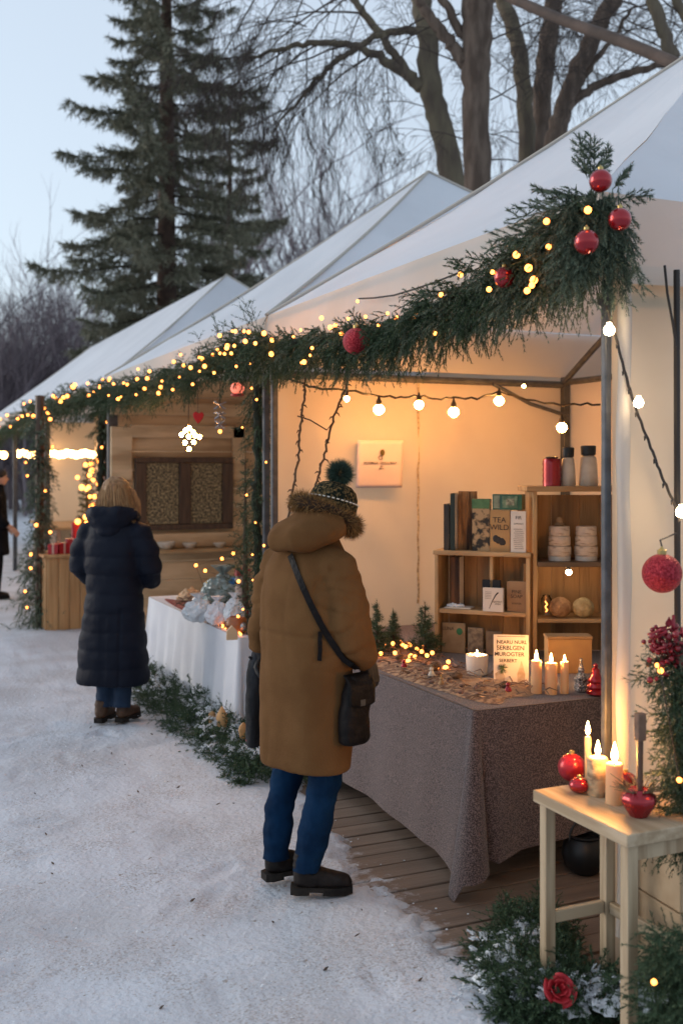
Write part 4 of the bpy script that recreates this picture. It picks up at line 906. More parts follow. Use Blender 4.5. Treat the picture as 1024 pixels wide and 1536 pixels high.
def boot(name, heel, toe, parent, mat, solem, shaft=.165, wide=1.0, lean=(0, 0)):
    h_, t_ = Vector((heel[0], heel[1], 0)), Vector((toe[0], toe[1], 0)); f = (t_-h_); L_ = f.length; f.normalize(); s = Vector((-f.y, f.x, 0))
    P = lambda a, b, z: h_+f*(a*L_)+s*b+Vector((0, 0, z))
    mb = MB()
    mb.tube([P(.22, 0, .05), P(.20, 0, .11), P(.20, 0, shaft-.02), P(.20, 0, shaft)], [.047*wide, .045*wide, .043*wide, .042*wide], 16)
    mb.tube([P(.04, 0, .055), P(.10, 0, .058), P(.28, 0, .062), P(.45, 0, .062), P(.62, 0, .052), P(.80, 0, .046), P(.92, 0, .042), P(.99, 0, .036)], [.026, .040, .048, .047, .041, .038, .030, .012], 16, flat=.92*wide, up=(0, 0, 1))
    b = fuse(name, mb, .0075, mat, parent, 4, warp=lambda v, n: Vector((v.x, v.y, max(v.z, .02)))+n*(.003*noise.noise(v*38)+.004*noise.noise(Vector((v.x*14, v.y*14, v.z*60)))*(1 if v.z > .10 else .3)))
    ol = [(-.01, -.03), (.1, -.042), (.35, -.036), (.65, -.047), (.88, -.038), (1.0, -.012), (1.0, .012), (.88, .038), (.65, .046), (.35, .036), (.1, .042), (-.01, .03)]
    sm = MB().prism(ol, lambda x, y, w_: P(x, y*wide, .010+w_), .020); sm.prism([(-.01, -.03), (.1, -.042), (.3, -.037), (.3, .037), (.1, .042), (-.01, .03)], lambda x, y, w_: P(x, y*wide, -.002+w_), .013); sm.prism([(.52, -.042), (.65, -.047), (.88, -.038), (1.0, -.012), (1.0, .012), (.88, .038), (.65, .046), (.52, .042)], lambda x, y, w_: P(x, y*wide, -.002+w_), .013)
    part('sole', sm, solem, b); return b, P
BODYFOLD = lambda v, a, s: a*noise.noise(Vector((v.x*s, v.y*s, v.z*s*.45)))

# ---- person in the camel coat
pb = c2w(-.15, 4.47); LIFT = .038
PA = thing('person', 'person in a long camel hooded coat and bobble hat seen from behind', 'person', (pb.x, pb.y, LIFT), rad(-24-50))
JEAN = M('blue_denim', (.0024, .0135, .038), .9, (.005, .027, .070), 7, detail=7, bump=.25, bscale=260, spec=.1)
CAMEL = M('camel_wool', (.120, .056, .020), .9, (.150, .073, .027), 5, detail=6, bump=.14, bscale=110, spec=.12)
BOOTL = M('black_boot_leather', (.007, .005, .0045), .55, (.014, .010, .009), 14, bump=.15, bscale=90, spec=.2)
SOLE = M('rubber_sole', (.010, .008, .007), .7, (.025, .02, .016), 30, spec=.2)
LL = [(-.085, .0, .86), (-.115, .015, .66), (-.145, .025, .47), (-.158, -.02, .30), (-.156, -.040, .105)]
RL = [(.085, .0, .86), (.09, .015, .66), (.085, .035, .47), (.062, .01, .30), (.042, -.026, .105)]
HA = (.045, .105, 1.57)
mb = MB().loft([(-.01, 0, .80, .13, .10), (-.01, 0, .95, .15, .11), (0, .0, 1.1, .14, .10), (0, .01, 1.3, .165, .11), (0, .03, 1.40, .13, .09), (.01, .05, 1.45, .06, .06)], 20)
for pl in (LL, RL): mb.tube(pl+[(pl[-1][0], pl[-1][1], .07)], [.085, .078, .055, .046, .028, .026], 12)
mb.tube([(0, .04, 1.40), (.03, .08, 1.50), (.05, .12, 1.55)], [.058, .052, .05], 12); head_shape(mb, HA, .097, rad(-8), rad(-16))
LAq = [(-.165, .02, 1.38), (-.255, -.005, 1.15), (-.295, -.01, .965)]; RAq = [(.165, .03, 1.38), (.238, .035, 1.12), (.236, .135, .975)]
for q in (LAq, RAq): mb.tube(q, [.05, .042, .028], 12)
fuse('body', mb, .011, SKIN, PA, 3); eyes(PA, HA, .097, rad(-8), rad(-16))
# jeans with bunched ankles
mb = MB()
for pl, k in ((LL, 1), (RL, 1.05)):
    pts = [Vector(pl[0])]; rr = [.105*k]
    full = [lerp(Vector(pl[i]), Vector(pl[i+1]), j/6) for i in range(4) for j in range(6)]+[Vector(pl[4]), Vector(pl[4])-Vector((0, 0, .02))]
    for i, p in enumerate(full[1:], 1):
        z = p.z; r = (.068+.032*max(0, (z-.47)/.39) if z > .47 else .056+.012*max(0, (z-.13)/.34))*k
        if z < .27: r += .0065*math.sin(z*170+k*5)
        pts.append(p); rr.append(r)
    mb.tube(pts, rr, 18)
fuse('jeans', mb, .009, JEAN, PA, 2, warp=lambda v, n: v+n*(.007*noise.noise(Vector((v.x*9, v.y*9, v.z*24)))+.003*noise.noise(v*45)+.008*noise.noise(Vector((v.x*5+v.z*6, v.y*5, v.z*9)))))
b, P = boot('boot', (.0, -.075), (.165, .118), PA, BOOTL, SOLE)
part('lace', MB().tube([P(.30, .0, .135), P(.40, .004, .112), P(.50, 0, .104)], .004, 5).tube([P(.33, -.028, .118), P(.42, .0, .112), P(.45, .028, .10)], .004, 5), M('lace', (.2, .15, .11), .8), b)
boot('boot', (-.178, -.085), (-.120, .165), PA, BOOTL, SOLE)
# coat
mb = MB().loft([(-.012, .01, .505, .222, .142), (-.012, .01, .53, .227, .147), (-.01, .008, .70, .230, .150), (-.008, .005, .90, .230, .150), (-.005, .003, 1.08, .226, .150), (0, .003, 1.22, .226, .150), (.0, .012, 1.33, .215, .140), (.0, .025, 1.40, .175, .118), (.01, .04, 1.46, .11, .09), (.015, .05, 1.50, .07, .06)], 40, 2.35)
mb.tube([(-.12, .02, 1.375), (-.185, .015, 1.345), (-.235, .0, 1.24), (-.268, -.008, 1.12), (-.290, -.008, 1.03), (-.298, -.008, .955)], [.072, .086, .082, .074, .068, .061], 20)
mb.tube([(.12, .025, 1.375), (.175, .024, 1.350), (.218, .026, 1.25), (.240, .034, 1.14), (.243, .062, 1.06), (.238, .115, .995), (.234, .140, .972)], [.072, .086, .086, .084, .076, .063, .056], 20)
def coat_warp(v, n):
    k = .006*noise.noise(Vector((v.x*7, v.y*7, v.z*2.2)))+.004*noise.noise(v*13)
    if v.z < 1.05 and abs(v.x) < .24: k += .010*noise.noise(Vector((v.x*7, v.y*8, v.z*.9)))*min(1, (1.05-v.z)*2.5)
    if abs(v.x) > .215 and v.z > .92: k += .010*noise.noise(Vector((v.x*6+v.z*5, v.y*9, v.z*20)))
    if v.y < .02 and abs(v.x) < .23 and abs(v.z-1.075) < .012: k -= .006*(1-abs(v.z-1.075)/.012)
    if v.z > 1.15 and v.y < 0: k += .006*noise.noise(Vector((v.x*9, 2, v.z*4+v.x*8)))
    def ridge(q): return (1-min(1, abs(noise.noise(q))*3.2))**2
    if abs(v.x) > .17 and .93 < v.z < 1.32: k -= .009*ridge(Vector((v.x*5+v.y*4, v.y*5-v.x*3, v.z*11)))
    elif v.z < 1.35: k -= .0035*ridge(Vector((v.x*5, v.y*5, v.z*1.6+v.x*2)))
    return v+n*k
COAT = fuse('coat', mb, .0105, CAMEL, PA, 5, warp=coat_warp)
hd = fuse('hood', MB().ball((.035, -.03, 1.492), (.168, .118, .072), 28, 18).ball((.03, -.055, 1.458), (.150, .105, .050), 28, 18).ball((.055, .02, 1.545), (.130, .105, .055), 24, 16).tube([(-.10, .03, 1.45), (-.10, -.05, 1.47), (-.02, -.125, 1.455), (.08, -.115, 1.46), (.155, -.03, 1.49), (.165, .06, 1.52)], [.04, .055, .052, .05, .048, .04], 14), .011, CAMEL, PA, 9, warp=lambda v, n: v+n*(.010*noise.noise(Vector((v.x*8, v.y*8+v.x*6, v.z*9)))+.004*noise.noise(v*20)))
# fur edging round the head
FUR = M('brown_fur', (.035, .018, .009), .8, island=(.42, .23, .085), spec=.15)
S_, D_ = [], []
for i in range(7200):
    a = R.random()*2*PI; b = R.random()*2*PI
    c = Vector((HA[0]+.108*math.cos(a), HA[1]-.03+.118*math.sin(a), 1.560-.055*math.sin(a)-.012*math.cos(a))); o = Vector((math.cos(a), math.sin(a), 0))
    d = o*math.cos(b)+Vector((0, 0, 1))*math.sin(b); S_.append(c+d*.022); D_.append(d*.8+Vector((-math.sin(a), math.cos(a), 0))*R.uniform(-.6, .6))
hairs('fur_trim', S_, D_, .042, .0030, FUR, hd, droop=.1, jit=.4)
part('fur_core', MB().tube([(HA[0]+.108*math.cos(a*PI/12), HA[1]-.03+.118*math.sin(a*PI/12), 1.560-.055*math.sin(a*PI/12)-.012*math.cos(a*PI/12)) for a in range(25)], .030, 10), M('fur_core', (.03, .016, .009), .95), hd)
# bobble hat
KNIT = M('speckled_knit', (.010, .016, .012), .95, (.20, .135, .06), 95, 2, lo=.46, hi=.62, bump=.9, bscale=120, spec=.1)
hm = Matrix.Rotation(rad(-8), 3, 'Z') @ Matrix.Rotation(rad(-15), 3, 'X')
def hl(p): return Vector(HA)+hm @ Vector(p)
s_ = MB().lathe([(.100, .0), (.108, .006), (.109, .045), (.104, .052), (.103, .07), (.090, .098), (.064, .118), (.03, .127), (.003, .129)], (0, -.005, 0), 36, sx=.86, sy=1.02, wob=lambda a, z: .012*math.sin(24*a))
mb = MB().add([hl(p) for p in s_.v], s_.f); ht = part('hat', mb, KNIT, PA)
mb = MB()
for i in range(34):
    a = 2*PI*i/34; a2 = a+.10; mb.tube([hl((.0965*math.cos(q)*1.0, -.005+.114*math.sin(q), .050)) for q in (a, (a+a2)/2, a2)], .0032, 5)
part('band_stitches', mb, M('white_yarn', (.7, .68, .62), .9), ht)
pc = hl((0, -.004, .168)); ps = [Vector(NR.normal(0, 1, 3)).normalized() for i in range(3600)]
hairs('pompom', [pc+d*.026 for d in ps], ps, .046, .0022, M('green_yarn', (.010, .035, .026), .95, island=(.07, .125, .095)), ht, droop=0, jit=.22)
# gloves
GLV = M('black_glove', (.014, .012, .012), .6, (.03, .026, .024), 20, bump=.2, bscale=60)
mb = MB(); hand_shape(mb, (.234, .150, .952), (.0, .25, -.95), (-1, -.1, -.1), curl=1.0, side=-1); mb.tube([(.236, .125, .99), (.234, .148, .952)], [.042, .036], 12)
fuse('glove', mb, .0055, GLV, PA, 2)
mb = MB(); hand_shape(mb, (-.300, -.006, .93), (.02, .12, -1), (1, -.05, .0), curl=1.15, side=1); mb.tube([(-.298, -.008, .965), (-.300, -.006, .925)], [.042, .036], 12)
fuse('glove', mb, .0055, GLV, PA, 2)
# cross-body bag: its strap lies on the coat itself
me = COAT.data; pm = wmat(PA); inv = pm.inverted()
bvh = bvhtree.BVHTree.FromPolygons([v.co for v in me.vertices]+[v.co for v in hd.data.vertices], [tuple(p.vertices) for p in me.polygons]+[tuple(i+len(me.vertices) for i in p.vertices) for p in hd.data.polygons])
eye = inv @ Vector((0, 0, HC))
def on_coat(u, v):
    d = ((inv @ px(u, v, 4.4))-eye).normalized(); h_ = bvh.ray_cast(eye, d)
    return h_[0]+h_[1]*.006, h_[1]
def ribbon(mb, pts, nrm, wd, th=.004):
    k = len(pts); vs = []
    for i in range(k):
        t = (pts[min(i+1, k-1)]-pts[max(i-1, 0)]).normalized(); s = t.cross(nrm[i]).normalized()
        for a, b in ((-1, 0), (1, 0), (1, 1), (-1, 1)): vs.append(pts[i]+s*(a*wd/2)+nrm[i]*(b*th-.001))
    fs = [(i*4+j, i*4+(j+1) % 4, (i+1)*4+(j+1) % 4, (i+1)*4+j) for i in range(k-1) for j in range(4)]+[(3, 2, 1, 0), tuple((k-1)*4+j for j in range(4))]
    return mb.add(vs, fs)
BAG = thing('crossbody_bag', 'black crossbody bag with its strap over the camel coat', 'bag', (pb.x, pb.y, LIFT), PA.rotation_euler.z)
LEA = M('black_leather', (.005, .004, .004), .5, (.010, .008, .008), 20, bump=.25, bscale=70, spec=.14)
sp = [(438, 834), (444, 850), (449, 865), (456, 882), (464, 900), (473, 920), (481, 936), (487, 948), (493, 958), (500, 967), (508, 976), (517, 986)]
q = [on_coat(u, v) for u, v in sp]
pts = [a for a, b in q]; nr = [b for a, b in q]
for _ in range(3): nr = [((nr[max(i-1, 0)]+nr[i]+nr[min(i+1, len(nr)-1)])/3).normalized() for i in range(len(nr))]; pts = [pts[0]]+[(pts[i-1]+pts[i]*2+pts[i+1])/4 for i in range(1, len(pts)-1)]+[pts[-1]]
pts = [p+n*.005 for p, n in zip(pts, nr)]
e = Vector((.262, .06, .945)); pts += [lerp(pts[-1], e, .5)+Vector((.02, -.01, 0)), e]; nr += [nr[-1], nr[-1]]
part('strap', ribbon(MB(), pts, nr, .026), LEA, BAG)
q = [on_coat(u, v) for u, v in ((480, 946), (480, 960), (480, 975), (480, 992))]; part('strap_end', ribbon(MB(), [a+b*.004 for a, b in q], [b for a, b in q], .017), LEA, BAG)
mb = MB().loft([(.243, .05, .645, .034, .058), (.250, .05, .66, .038, .066), (.252, .052, .78, .038, .068), (.254, .062, .86, .034, .064), (.254, .07, .91, .024, .056), (.250, .075, .925, .018, .05)], 28, 3.5)
fuse('bag_body', mb, .009, LEA, BAG, 5, warp=lambda v, n: v+n*(.008*noise.noise(v*9)+.004*noise.noise(v*22)))
part('flap', MB().grid(lambda u, v: Vector((.252+.044*math.sin(PI*.5*min(1, v*2.2)), .058+(u-.5)*.13, .925-.13*v+.015*(2*u-1)**2*v)), 12, 12), LEA, BAG, solid=.005)
part('buckle', MB().box((.297, .058, .815), (.005, .025, .025)), M('gunmetal', (.12, .12, .12), .35, metal=.8), BAG)
# second bag hanging from the left hand, edge on
TB = thing('tote_bag', 'dark grey folded cloth tote hanging from the left hand of the camel coated person', 'bag', (pb.x, pb.y, LIFT), PA.rotation_euler.z)
TOTE = M('dark_grey_cloth', (.008, .008, .010), .85, (.05, .053, .062), 4, 6, stretch=(3, 3, .5), lo=.45, hi=.66, bump=.3, bscale=60)
mb = MB().loft([(-.312, -.02, .53, .032, .052), (-.312, -.02, .55, .038, .062), (-.314, -.02, .70, .038, .06), (-.316, -.018, .86, .032, .05), (-.312, -.012, .965, .020, .03)], 26, 2.6)
fuse('bag_body', mb, .009, TOTE, TB, 4, warp=lambda v, n: v+n*(.013*noise.noise(Vector((v.x*12, v.y*16, v.z*3)))+.004*noise.noise(v*25)))
for s in (-1, 1): part('handle', MB().tube([(-.315, -.035+s*.03, .93), (-.312, -.02+s*.02, .90), (-.303, .005, .855)], .006, 6), TOTE, TB)
part('red_lining', MB().ball((-.325, -.04, .562), (.026, .036, .016), 12, 8), M('red_lining', (.20, .012, .02), .7), TB)

# ---- person in the dark quilted coat
wb = c2w(-1.59, 7.48)
PW = thing('person', 'fair haired person in a long dark quilted coat facing the white table', 'person', (wb.x, wb.y, .02), rad(-24-14))
HW = (.01, .05, 1.575)
mb = MB().loft([(0, 0, .80, .13, .10), (0, 0, 1.0, .13, .10), (0, .0, 1.3, .15, .1), (0, .02, 1.40, .12, .08), (0, .03, 1.45, .055, .055)], 20).tube([(0, .03, 1.4), (.01, .04, 1.54)], .05, 12)
for s in (-1, 1):
    mb.tube([(s*.08, 0, .86), (s*.075, .02, .47), (s*.062, -.02, .10)], [.085, .055, .04], 12); mb.tube([(s*.16, .0, 1.34), (s*.25, .01, 1.07), (s*.13, .21, 1.02)], [.05, .042, .03], 12); hand_shape(mb, (s*.12, .22, 1.02), (-s*.7, .6, .0), (0, -.3, -1), curl=.5, side=s)
head_shape(mb, HW, .097, rad(-25), rad(-10)); fuse('body', mb, .011, SKIN, PW, 3); eyes(PW, HW, .097, rad(-25), rad(-10))
mb = MB()
for s in (-1, 1): mb.tube([(s*.08, 0, .8), (s*.075, .02, .47), (s*.068, .0, .28), (s*.062, -.02, .10)], [.1, .068, .064, .066], 14)
fuse('jeans', mb, .011, M('dark_denim', (.008, .022, .05), .85, (.014, .034, .07), 8), PW, 3, warp=lambda v, n: v+n*.006*noise.noise(Vector((v.x*9, v.y*9, v.z*22))))
BR = M('brown_boot', (.06, .028, .014), .6, (.09, .045, .022), 14); boot('boot', (-.075, -.10), (-.085, .16), PW, BR, SOLE, .15); boot('boot', (.055, -.05), (.095, .20), PW, BR, SOLE, .15)
PUFF = M('navy_puffer', (.005, .007, .015), .62, (.008, .011, .021), 4, bump=.25, bscale=22, spec=.14)
mb = MB().loft([(-.015, 0, .262, .250, .185), (-.015, 0, .30, .256, .19), (-.008, 0, .6, .234, .178), (0, .0, .82, .205, .16), (0, .0, .97, .196, .152), (0, .0, 1.12, .208, .155), (0, .0, 1.26, .212, .15), (0, .01, 1.36, .185, .13), (0, .02, 1.43, .115, .1), (0, .03, 1.48, .075, .075)], 40, 2.3)
mb.loft([(-.20, .12, .70, .03, .03), (-.235, .13, .5, .05, .035), (-.285, .14, .30, .06, .04), (-.29, .14, .275, .055, .035)], 16)
for s in (-1, 1): mb.tube([(s*.11, .01, 1.35), (s*.185, .005, 1.315), (s*.245, .0, 1.19), (s*.262, .01, 1.07), (s*.225, .10, .99), (s*.14, .19, .985)], [.075, .092, .088, .086, .078, .06], 18)
def quilt(v, n):
    z = v.z+.012*noise.noise(v*3); per = .128
    f = (z/per) % 1.0; k = .011*(abs(math.sin(PI*f))**.5)-.008
    if abs(v.x) < .02 and v.y < 0 and v.z < .75: k -= .004
    if abs(v.x-.115) < .014 and v.y < 0 and v.z < .8: k -= .010*(1-abs(v.x-.115)/.014)
    return v+n*(k+.006*noise.noise(Vector((v.x*11, v.y*11, v.z*18)))+.008*noise.noise(v*5))
CW_ = fuse('coat', mb, .0115, PUFF, PW, 3, warp=quilt)
fuse('hood', MB().ball((0, -.075, 1.418), (.168, .105, .092), 26, 16).tube([(-.14, .05, 1.42), (-.155, -.04, 1.45), (-.08, -.13, 1.46), (.08, -.13, 1.46), (.155, -.04, 1.45), (.14, .05, 1.42)], .048, 14).ball((0, -.10, 1.345), (.10, .06, .06), 18, 12), .011, PUFF, PW, 7, warp=lambda v, n: v+n*(.010*noise.noise(v*9)+.004*noise.noise(v*24)))
BL = M('fair_hair', (.20, .092, .034), .55, (.36, .20, .085), 9, 4, stretch=(6, 6, .8), bump=.4, bscale=60, bstretch=(4, 4, .5))
hr = fuse('hair', MB().ball((.005, .01, 1.615), (.100, .112, .098), 24, 16).loft([(.01, -.03, 1.44, .145, .05), (.01, -.03, 1.47, .145, .06), (.01, -.015, 1.55, .112, .085), (.005, .0, 1.62, .092, .09)], 24).tube([(.09, .06, 1.62), (.125, .08, 1.53), (.155, .06, 1.43)], [.03, .035, .02], 12).tube([(-.08, .06, 1.62), (-.105, .06, 1.53), (-.125, .04, 1.44)], [.03, .032, .02], 12), .009, BL, PW, 6, warp=lambda v, n: v+n*(.008*noise.noise(Vector((v.x*34, v.y*34, v.z*5)))))
mb = MB()
for i in range(700):
    a = R.uniform(-PI, 0) if R.random() < .8 else R.uniform(0, PI); q0 = Vector((.005+.085*math.cos(a), .01+.095*math.sin(a), 1.66)); q1 = Vector((.01+.116*math.cos(a), -.005+.10*math.sin(a), 1.56)); q2 = Vector((.01+.150*math.cos(a)+R.uniform(-.02, .02), -.02+.075*math.sin(a), R.uniform(1.38, 1.46)))
    if a > .2 and a < PI-.2: continue
    mb.tube([q0, q1+rnd3(.006), q2+rnd3(.010)], [.002, .0028, .001], 4)
part('strands', mb, M('fair_strands', (.18, .085, .03), .5, island=(.46, .26, .11)), hr)

# ---- person at the far left
fb = c2w(-4.66, 14.4)
PF = thing('person', 'person in a dark grey coat at the left edge of the photo', 'person', (fb.x, fb.y, .01), rad(-24-70))
HF = (0, .05, 1.64)
mb = MB().loft([(0, 0, .85, .14, .1), (0, 0, 1.1, .14, .1), (0, 0, 1.4, .17, .1), (0, .02, 1.48, .1, .08), (0, .03, 1.52, .06, .06)], 18).tube([(0, .03, 1.48), (0, .05, 1.6)], .052, 10)
for s in (-1, 1):
    mb.tube([(s*.09, 0, .9), (s*.09, .01, .5), (s*.09, -.02, .09)], [.09, .058, .042], 10); mb.tube([(s*.19, 0, 1.42), (s*.26, .0, 1.15), (s*.23, .17, .98)], [.055, .045, .032], 10); hand_shape(mb, (s*.228, .19, .965), (0, .6, -.6), (-s, 0, -.3), curl=.6, side=-s)
head_shape(mb, HF, .098); fuse('body', mb, .011, SKIN, PF, 3); eyes(PF, HF, .098)
mb = MB()
for s in (-1, 1): mb.tube([(s*.09, 0, .88), (s*.09, .01, .5), (s*.09, -.02, .08)], [.105, .085, .075], 12)
fuse('trousers', mb, .012, BLACK, PF, 3); boot('boot', (.09, -.09), (.10, .18), PF, BOOTL, SOLE, .13); boot('boot', (-.09, -.09), (-.10, .18), PF, BOOTL, SOLE, .13)
GREYC = M('dark_grey_wool', (.006, .006, .007), .85, (.011, .011, .013), 12, spec=.1)
mb = MB().loft([(0, 0, .60, .24, .17), (0, 0, .62, .245, .175), (0, 0, .9, .235, .16), (0, 0, 1.15, .225, .15), (0, 0, 1.35, .22, .14), (0, .01, 1.44, .17, .11), (0, .02, 1.50, .1, .09), (0, .03, 1.56, .08, .08)], 30, 2.3)
for s in (-1, 1): mb.tube([(s*.15, 0, 1.42), (s*.225, 0, 1.36), (s*.265, 0, 1.15), (s*.24, .14, 1.0)], [.075, .085, .075, .055], 14)
fuse('coat', mb, .0125, GREYC, PF, 4, warp=lambda v, n: v+n*(.010*noise.noise(Vector((v.x*6, v.y*6, v.z*4)))))
fuse('hair', MB().ball((0, .03, 1.685), (.098, .115, .085), 20, 12).ball((0, -.02, 1.63), (.088, .07, .09), 16, 10), .012, M('dark_hair', (.015, .01, .008), .6), PF, 3, warp=lambda v, n: v+n*.006*noise.noise(v*30))
# ---------------------------------------------------------------- fir greenery
class Needles:
    """fir sprays: every needle one thin triangle set round a stem"""
    def __init__(s): s.V = []
    def stem(s, p, d, L_, nl, n, w_, droop=.25, cone=.80, bend=None):
        p, d = np.array(p, float), np.array(d, float); d /= np.linalg.norm(d)+1e-9
        t = np.sort(NR.uniform(.03, 1.0, n)); q = p+d*(t*L_)[:, None]; q[:, 2] -= droop*L_*t**2
        tg = d-np.array([0, 0, 1.])*(2*droop*t)[:, None]; tg /= np.linalg.norm(tg, axis=1)[:, None]
        r = NR.normal(0, 1, (n, 3)); r -= tg*(r*tg).sum(1)[:, None]; r /= np.linalg.norm(r, axis=1)[:, None]+1e-9
        c = cone*NR.uniform(.7, 1.2, n)[:, None]
        nd = tg*np.cos(c)+r*np.sin(c); ln = nl*(NR.uniform(.7, 1.1, n)*(1.05-.35*t))[:, None]
        sd = np.cross(nd, r); sd /= np.linalg.norm(sd, axis=1)[:, None]+1e-9
        s.V.append(np.stack([q-sd*w_/2, q+sd*w_/2, q+nd*ln], 1).reshape(-1, 3))
        # the stem itself, two crossed slivers
        e = q[-1]; m = q[n//2]
        for o in (np.array([w_*.4, 0, w_*.2]), np.array([0, w_*.4, 0])): s.V.append(np.array([p-o, p+o, m, m-o*.7, m+o*.7, e]))
    def spray(s, p, d, L_, nl=.02, dens=300, w_=.0022, droop=.25, twigs=5):
        p, d = Vector(p), Vector(d).normalized(); n = max(8, int(L_*dens)); s.stem(p, d, L_, nl, n, w_, droop)
        a = d.cross(Vector((R.uniform(-1, 1), R.uniform(-1, 1), R.uniform(.2, 1)))).normalized()
        for k in range(twigs):
            t = .12+.68*k/max(1, twigs-1)+R.uniform(-.05, .05); q = p+d*(t*L_)-Vector((0, 0, droop*L_*t*t))
            sd = a if k % 2 else -a; l = L_*(.55-.35*t)*R.uniform(.7, 1.2)
            s.stem(q, (d*.75+sd*.75+Vector((0, 0, R.uniform(-.15, .1)))), l, nl*.92, max(6, int(l*dens)), w_, droop)
    def obj(s, name, mat, parent): 
        V = np.concatenate(s.V); return np_obj(name, V, np.arange(len(V)).reshape(-1, 3), mat, parent, world=True)
def along(pts, t):
    k = t*(len(pts)-1); i = min(int(k), len(pts)-2); return lerp(pts[i], pts[i+1], k-i)
def rnd(s=1): return Vector((R.gauss(0, s), R.gauss(0, s), R.gauss(0, s)))
def core(name, pts, r, parent, mat=None):
    fine = [along(pts, i/60)+rnd(.008) for i in range(61)]
    return part(name, MB().tube(fine, [r*R.uniform(.7, 1.2) for _ in fine], 8), mat or M('garland_core', (.012, .022, .012), .9, (.03, .03, .018), 30), parent, world=True)
def lights(name, label, spots, parent_loc, mat=FAIRY, rs=(.009, .014), wire=True, group=None):
    t = thing(name, label, 'string lights', parent_loc, 0, group)
    for p in spots: part('bulb', MB().ball(p, R.uniform(*rs), 8, 6), mat, t, world=True)
    if wire and len(spots) > 2: part('cable', MB().tube([Vector(p)+rnd(.004) for p in spots], .0016, 4), CABLE, t, world=True)
    return t

XG = X0-.05
g1 = [onx(u, v, XG) for u, v in ((905, 315), (880, 328), (850, 345), (800, 382), (740, 420), (680, 450), (620, 478), (560, 498), (500, 510), (440, 515), (398, 520))]
G1 = thing('fir_garland', 'full drooping fir garland swagged along the near tent front', 'garland', g1[0]); nd = Needles(); nf = Needles()
L1 = sum((g1[i+1]-g1[i]).length for i in range(len(g1)-1))
for i in range(860):
    t = R.random()**.85; p = along(g1, t)+Vector((R.uniform(-.05, .03), 0, R.uniform(-.05, .06)))
    near = max(0, 1-t*1.7)
    q = R.random()
    if q < .66: d = Vector((-.15+R.uniform(-.25, .15), .25+R.uniform(-.35, .35), -1.0)); l = R.uniform(.13, .23)+.17*near*R.random()
    else: d = Vector((-.5+R.uniform(-.4, .4), R.uniform(-.6, 1.1), R.uniform(-.6, .3))); l = R.uniform(.09, .18)+.10*near*R.random()
    (nf if R.random() < .25+.6*near else nd).spray(p, d, l, R.uniform(.016, .022), 640, .0034, R.uniform(.1, .3), 4 if q < .66 else 6)
for (u, v, du, dv, l) in ((884, 275, -.02, 1, .20), (880, 268, -.2, .9, .2), (898, 270, .3, 1, .16), (890, 280, .05, 1, .24), (918, 285, .55, .8, .13), (925, 300, .8, .2, .15), (905, 290, -.4, .7, .15), (872, 300, -.7, .25, .22), (850, 315, -.9, -.05, .24), (820, 345, -1, -.12, .25)):
    nf.spray(px(u, v, 3.62+R.uniform(-.05, .05)), c2w(du, R.uniform(-.3, .2), dv), l*.85, .024, 760, .0036, .12, 9)
for i in range(70):                                       # the big bunch hung over the corner
    u, v = R.uniform(850, 932), R.uniform(275, 345)
    d = c2w(R.uniform(-.35, .35)+(u-905)/200, R.uniform(-.4, .1), -R.uniform(.8, 1.4))
    nf.spray(px(u, v, 3.62+R.uniform(-.08, .06)), d, R.uniform(.16, .27), .021, 640, .0034, .2, 7)
for i in range(9):
    u = R.uniform(905, 940); nf.spray(px(u, R.uniform(350, 380), 3.62), c2w(R.uniform(-.15, .2), 0, -1), R.uniform(.14, .24), .016, 480, .0027, .05, 5)
nd.obj('foliage', FIR, G1); nf.obj('frosted_foliage', FIRF, G1); core('rope', g1, .028, G1)
# baubles on the near garland
def bauble(u, v, Y, r, label, mat=REDB, group='red baubles on the near garland'):
    t = thing('bauble', label, 'bauble', px(u, v, Y), 0, group); part('ball', MB().ball((0, 0, 0), r, 28, 18), mat, t)
    part('cap', MB().lathe([(r*.22, r*.95), (r*.24, r*1.18), (r*.12, r*1.24), (r*.04, r*1.38)], (0, 0, 0), 10), GOLD, t); return t
bauble(900, 271, 3.46, .037, 'topmost glossy red bauble in the fir bunch at the tent corner')
bauble(929, 329, 3.44, .037, 'rightmost glossy red bauble in the fir bunch at the tent corner')
bauble(879, 363, 3.44, .040, 'lowest glossy red bauble in the fir bunch at the tent corner')
bauble(756, 416, 3.95, .039, 'dark red bauble alone further along the near garland')
bauble(534, 512, 5.22, .066, 'large red glitter bauble in the middle of the near garland', REDG)
spots = [px(u, v, Y) for u, v, Y in ((881, 315, 3.42), (819, 332, 3.55), (774, 382, 3.85), (738, 408, 3.95), (733, 434, 4.0), (822, 370, 3.6), (792, 402, 3.75), (690, 412, 4.3), (661, 442, 4.4), (652, 500, 4.5), (581, 470, 5.0), (595, 478, 5.0), (624, 474, 4.8), (800, 420, 3.7), (790, 436, 3.72), (797, 428, 3.7), (503, 488, 5.5), (495, 491, 5.5), (536, 452, 5.3), (522, 478, 5.4), (482, 477, 5.6), (468, 522, 5.7), (465, 533, 5.7), (452, 544, 5.8), (451, 495, 5.8), (456, 543, 5.75), (548, 475, 5.2), (567, 488, 5.1), (512, 500, 5.4), (440, 505, 5.9))]
lights('string_lights', 'warm fairy lights tucked in the near tent garland', spots, g1[5], rs=(.007, .014), wire=False)
ww = [onx(u, v, XG-.02) for u, v in ((538, 448), (560, 447), (590, 443), (620, 434), (650, 424), (690, 408))]
t = thing('dark_wire', 'thin black wire strung above the near garland', 'wire', ww[0]); part('wire', MB().tube(ww, .0045, 5), CABLE, t, world=True)
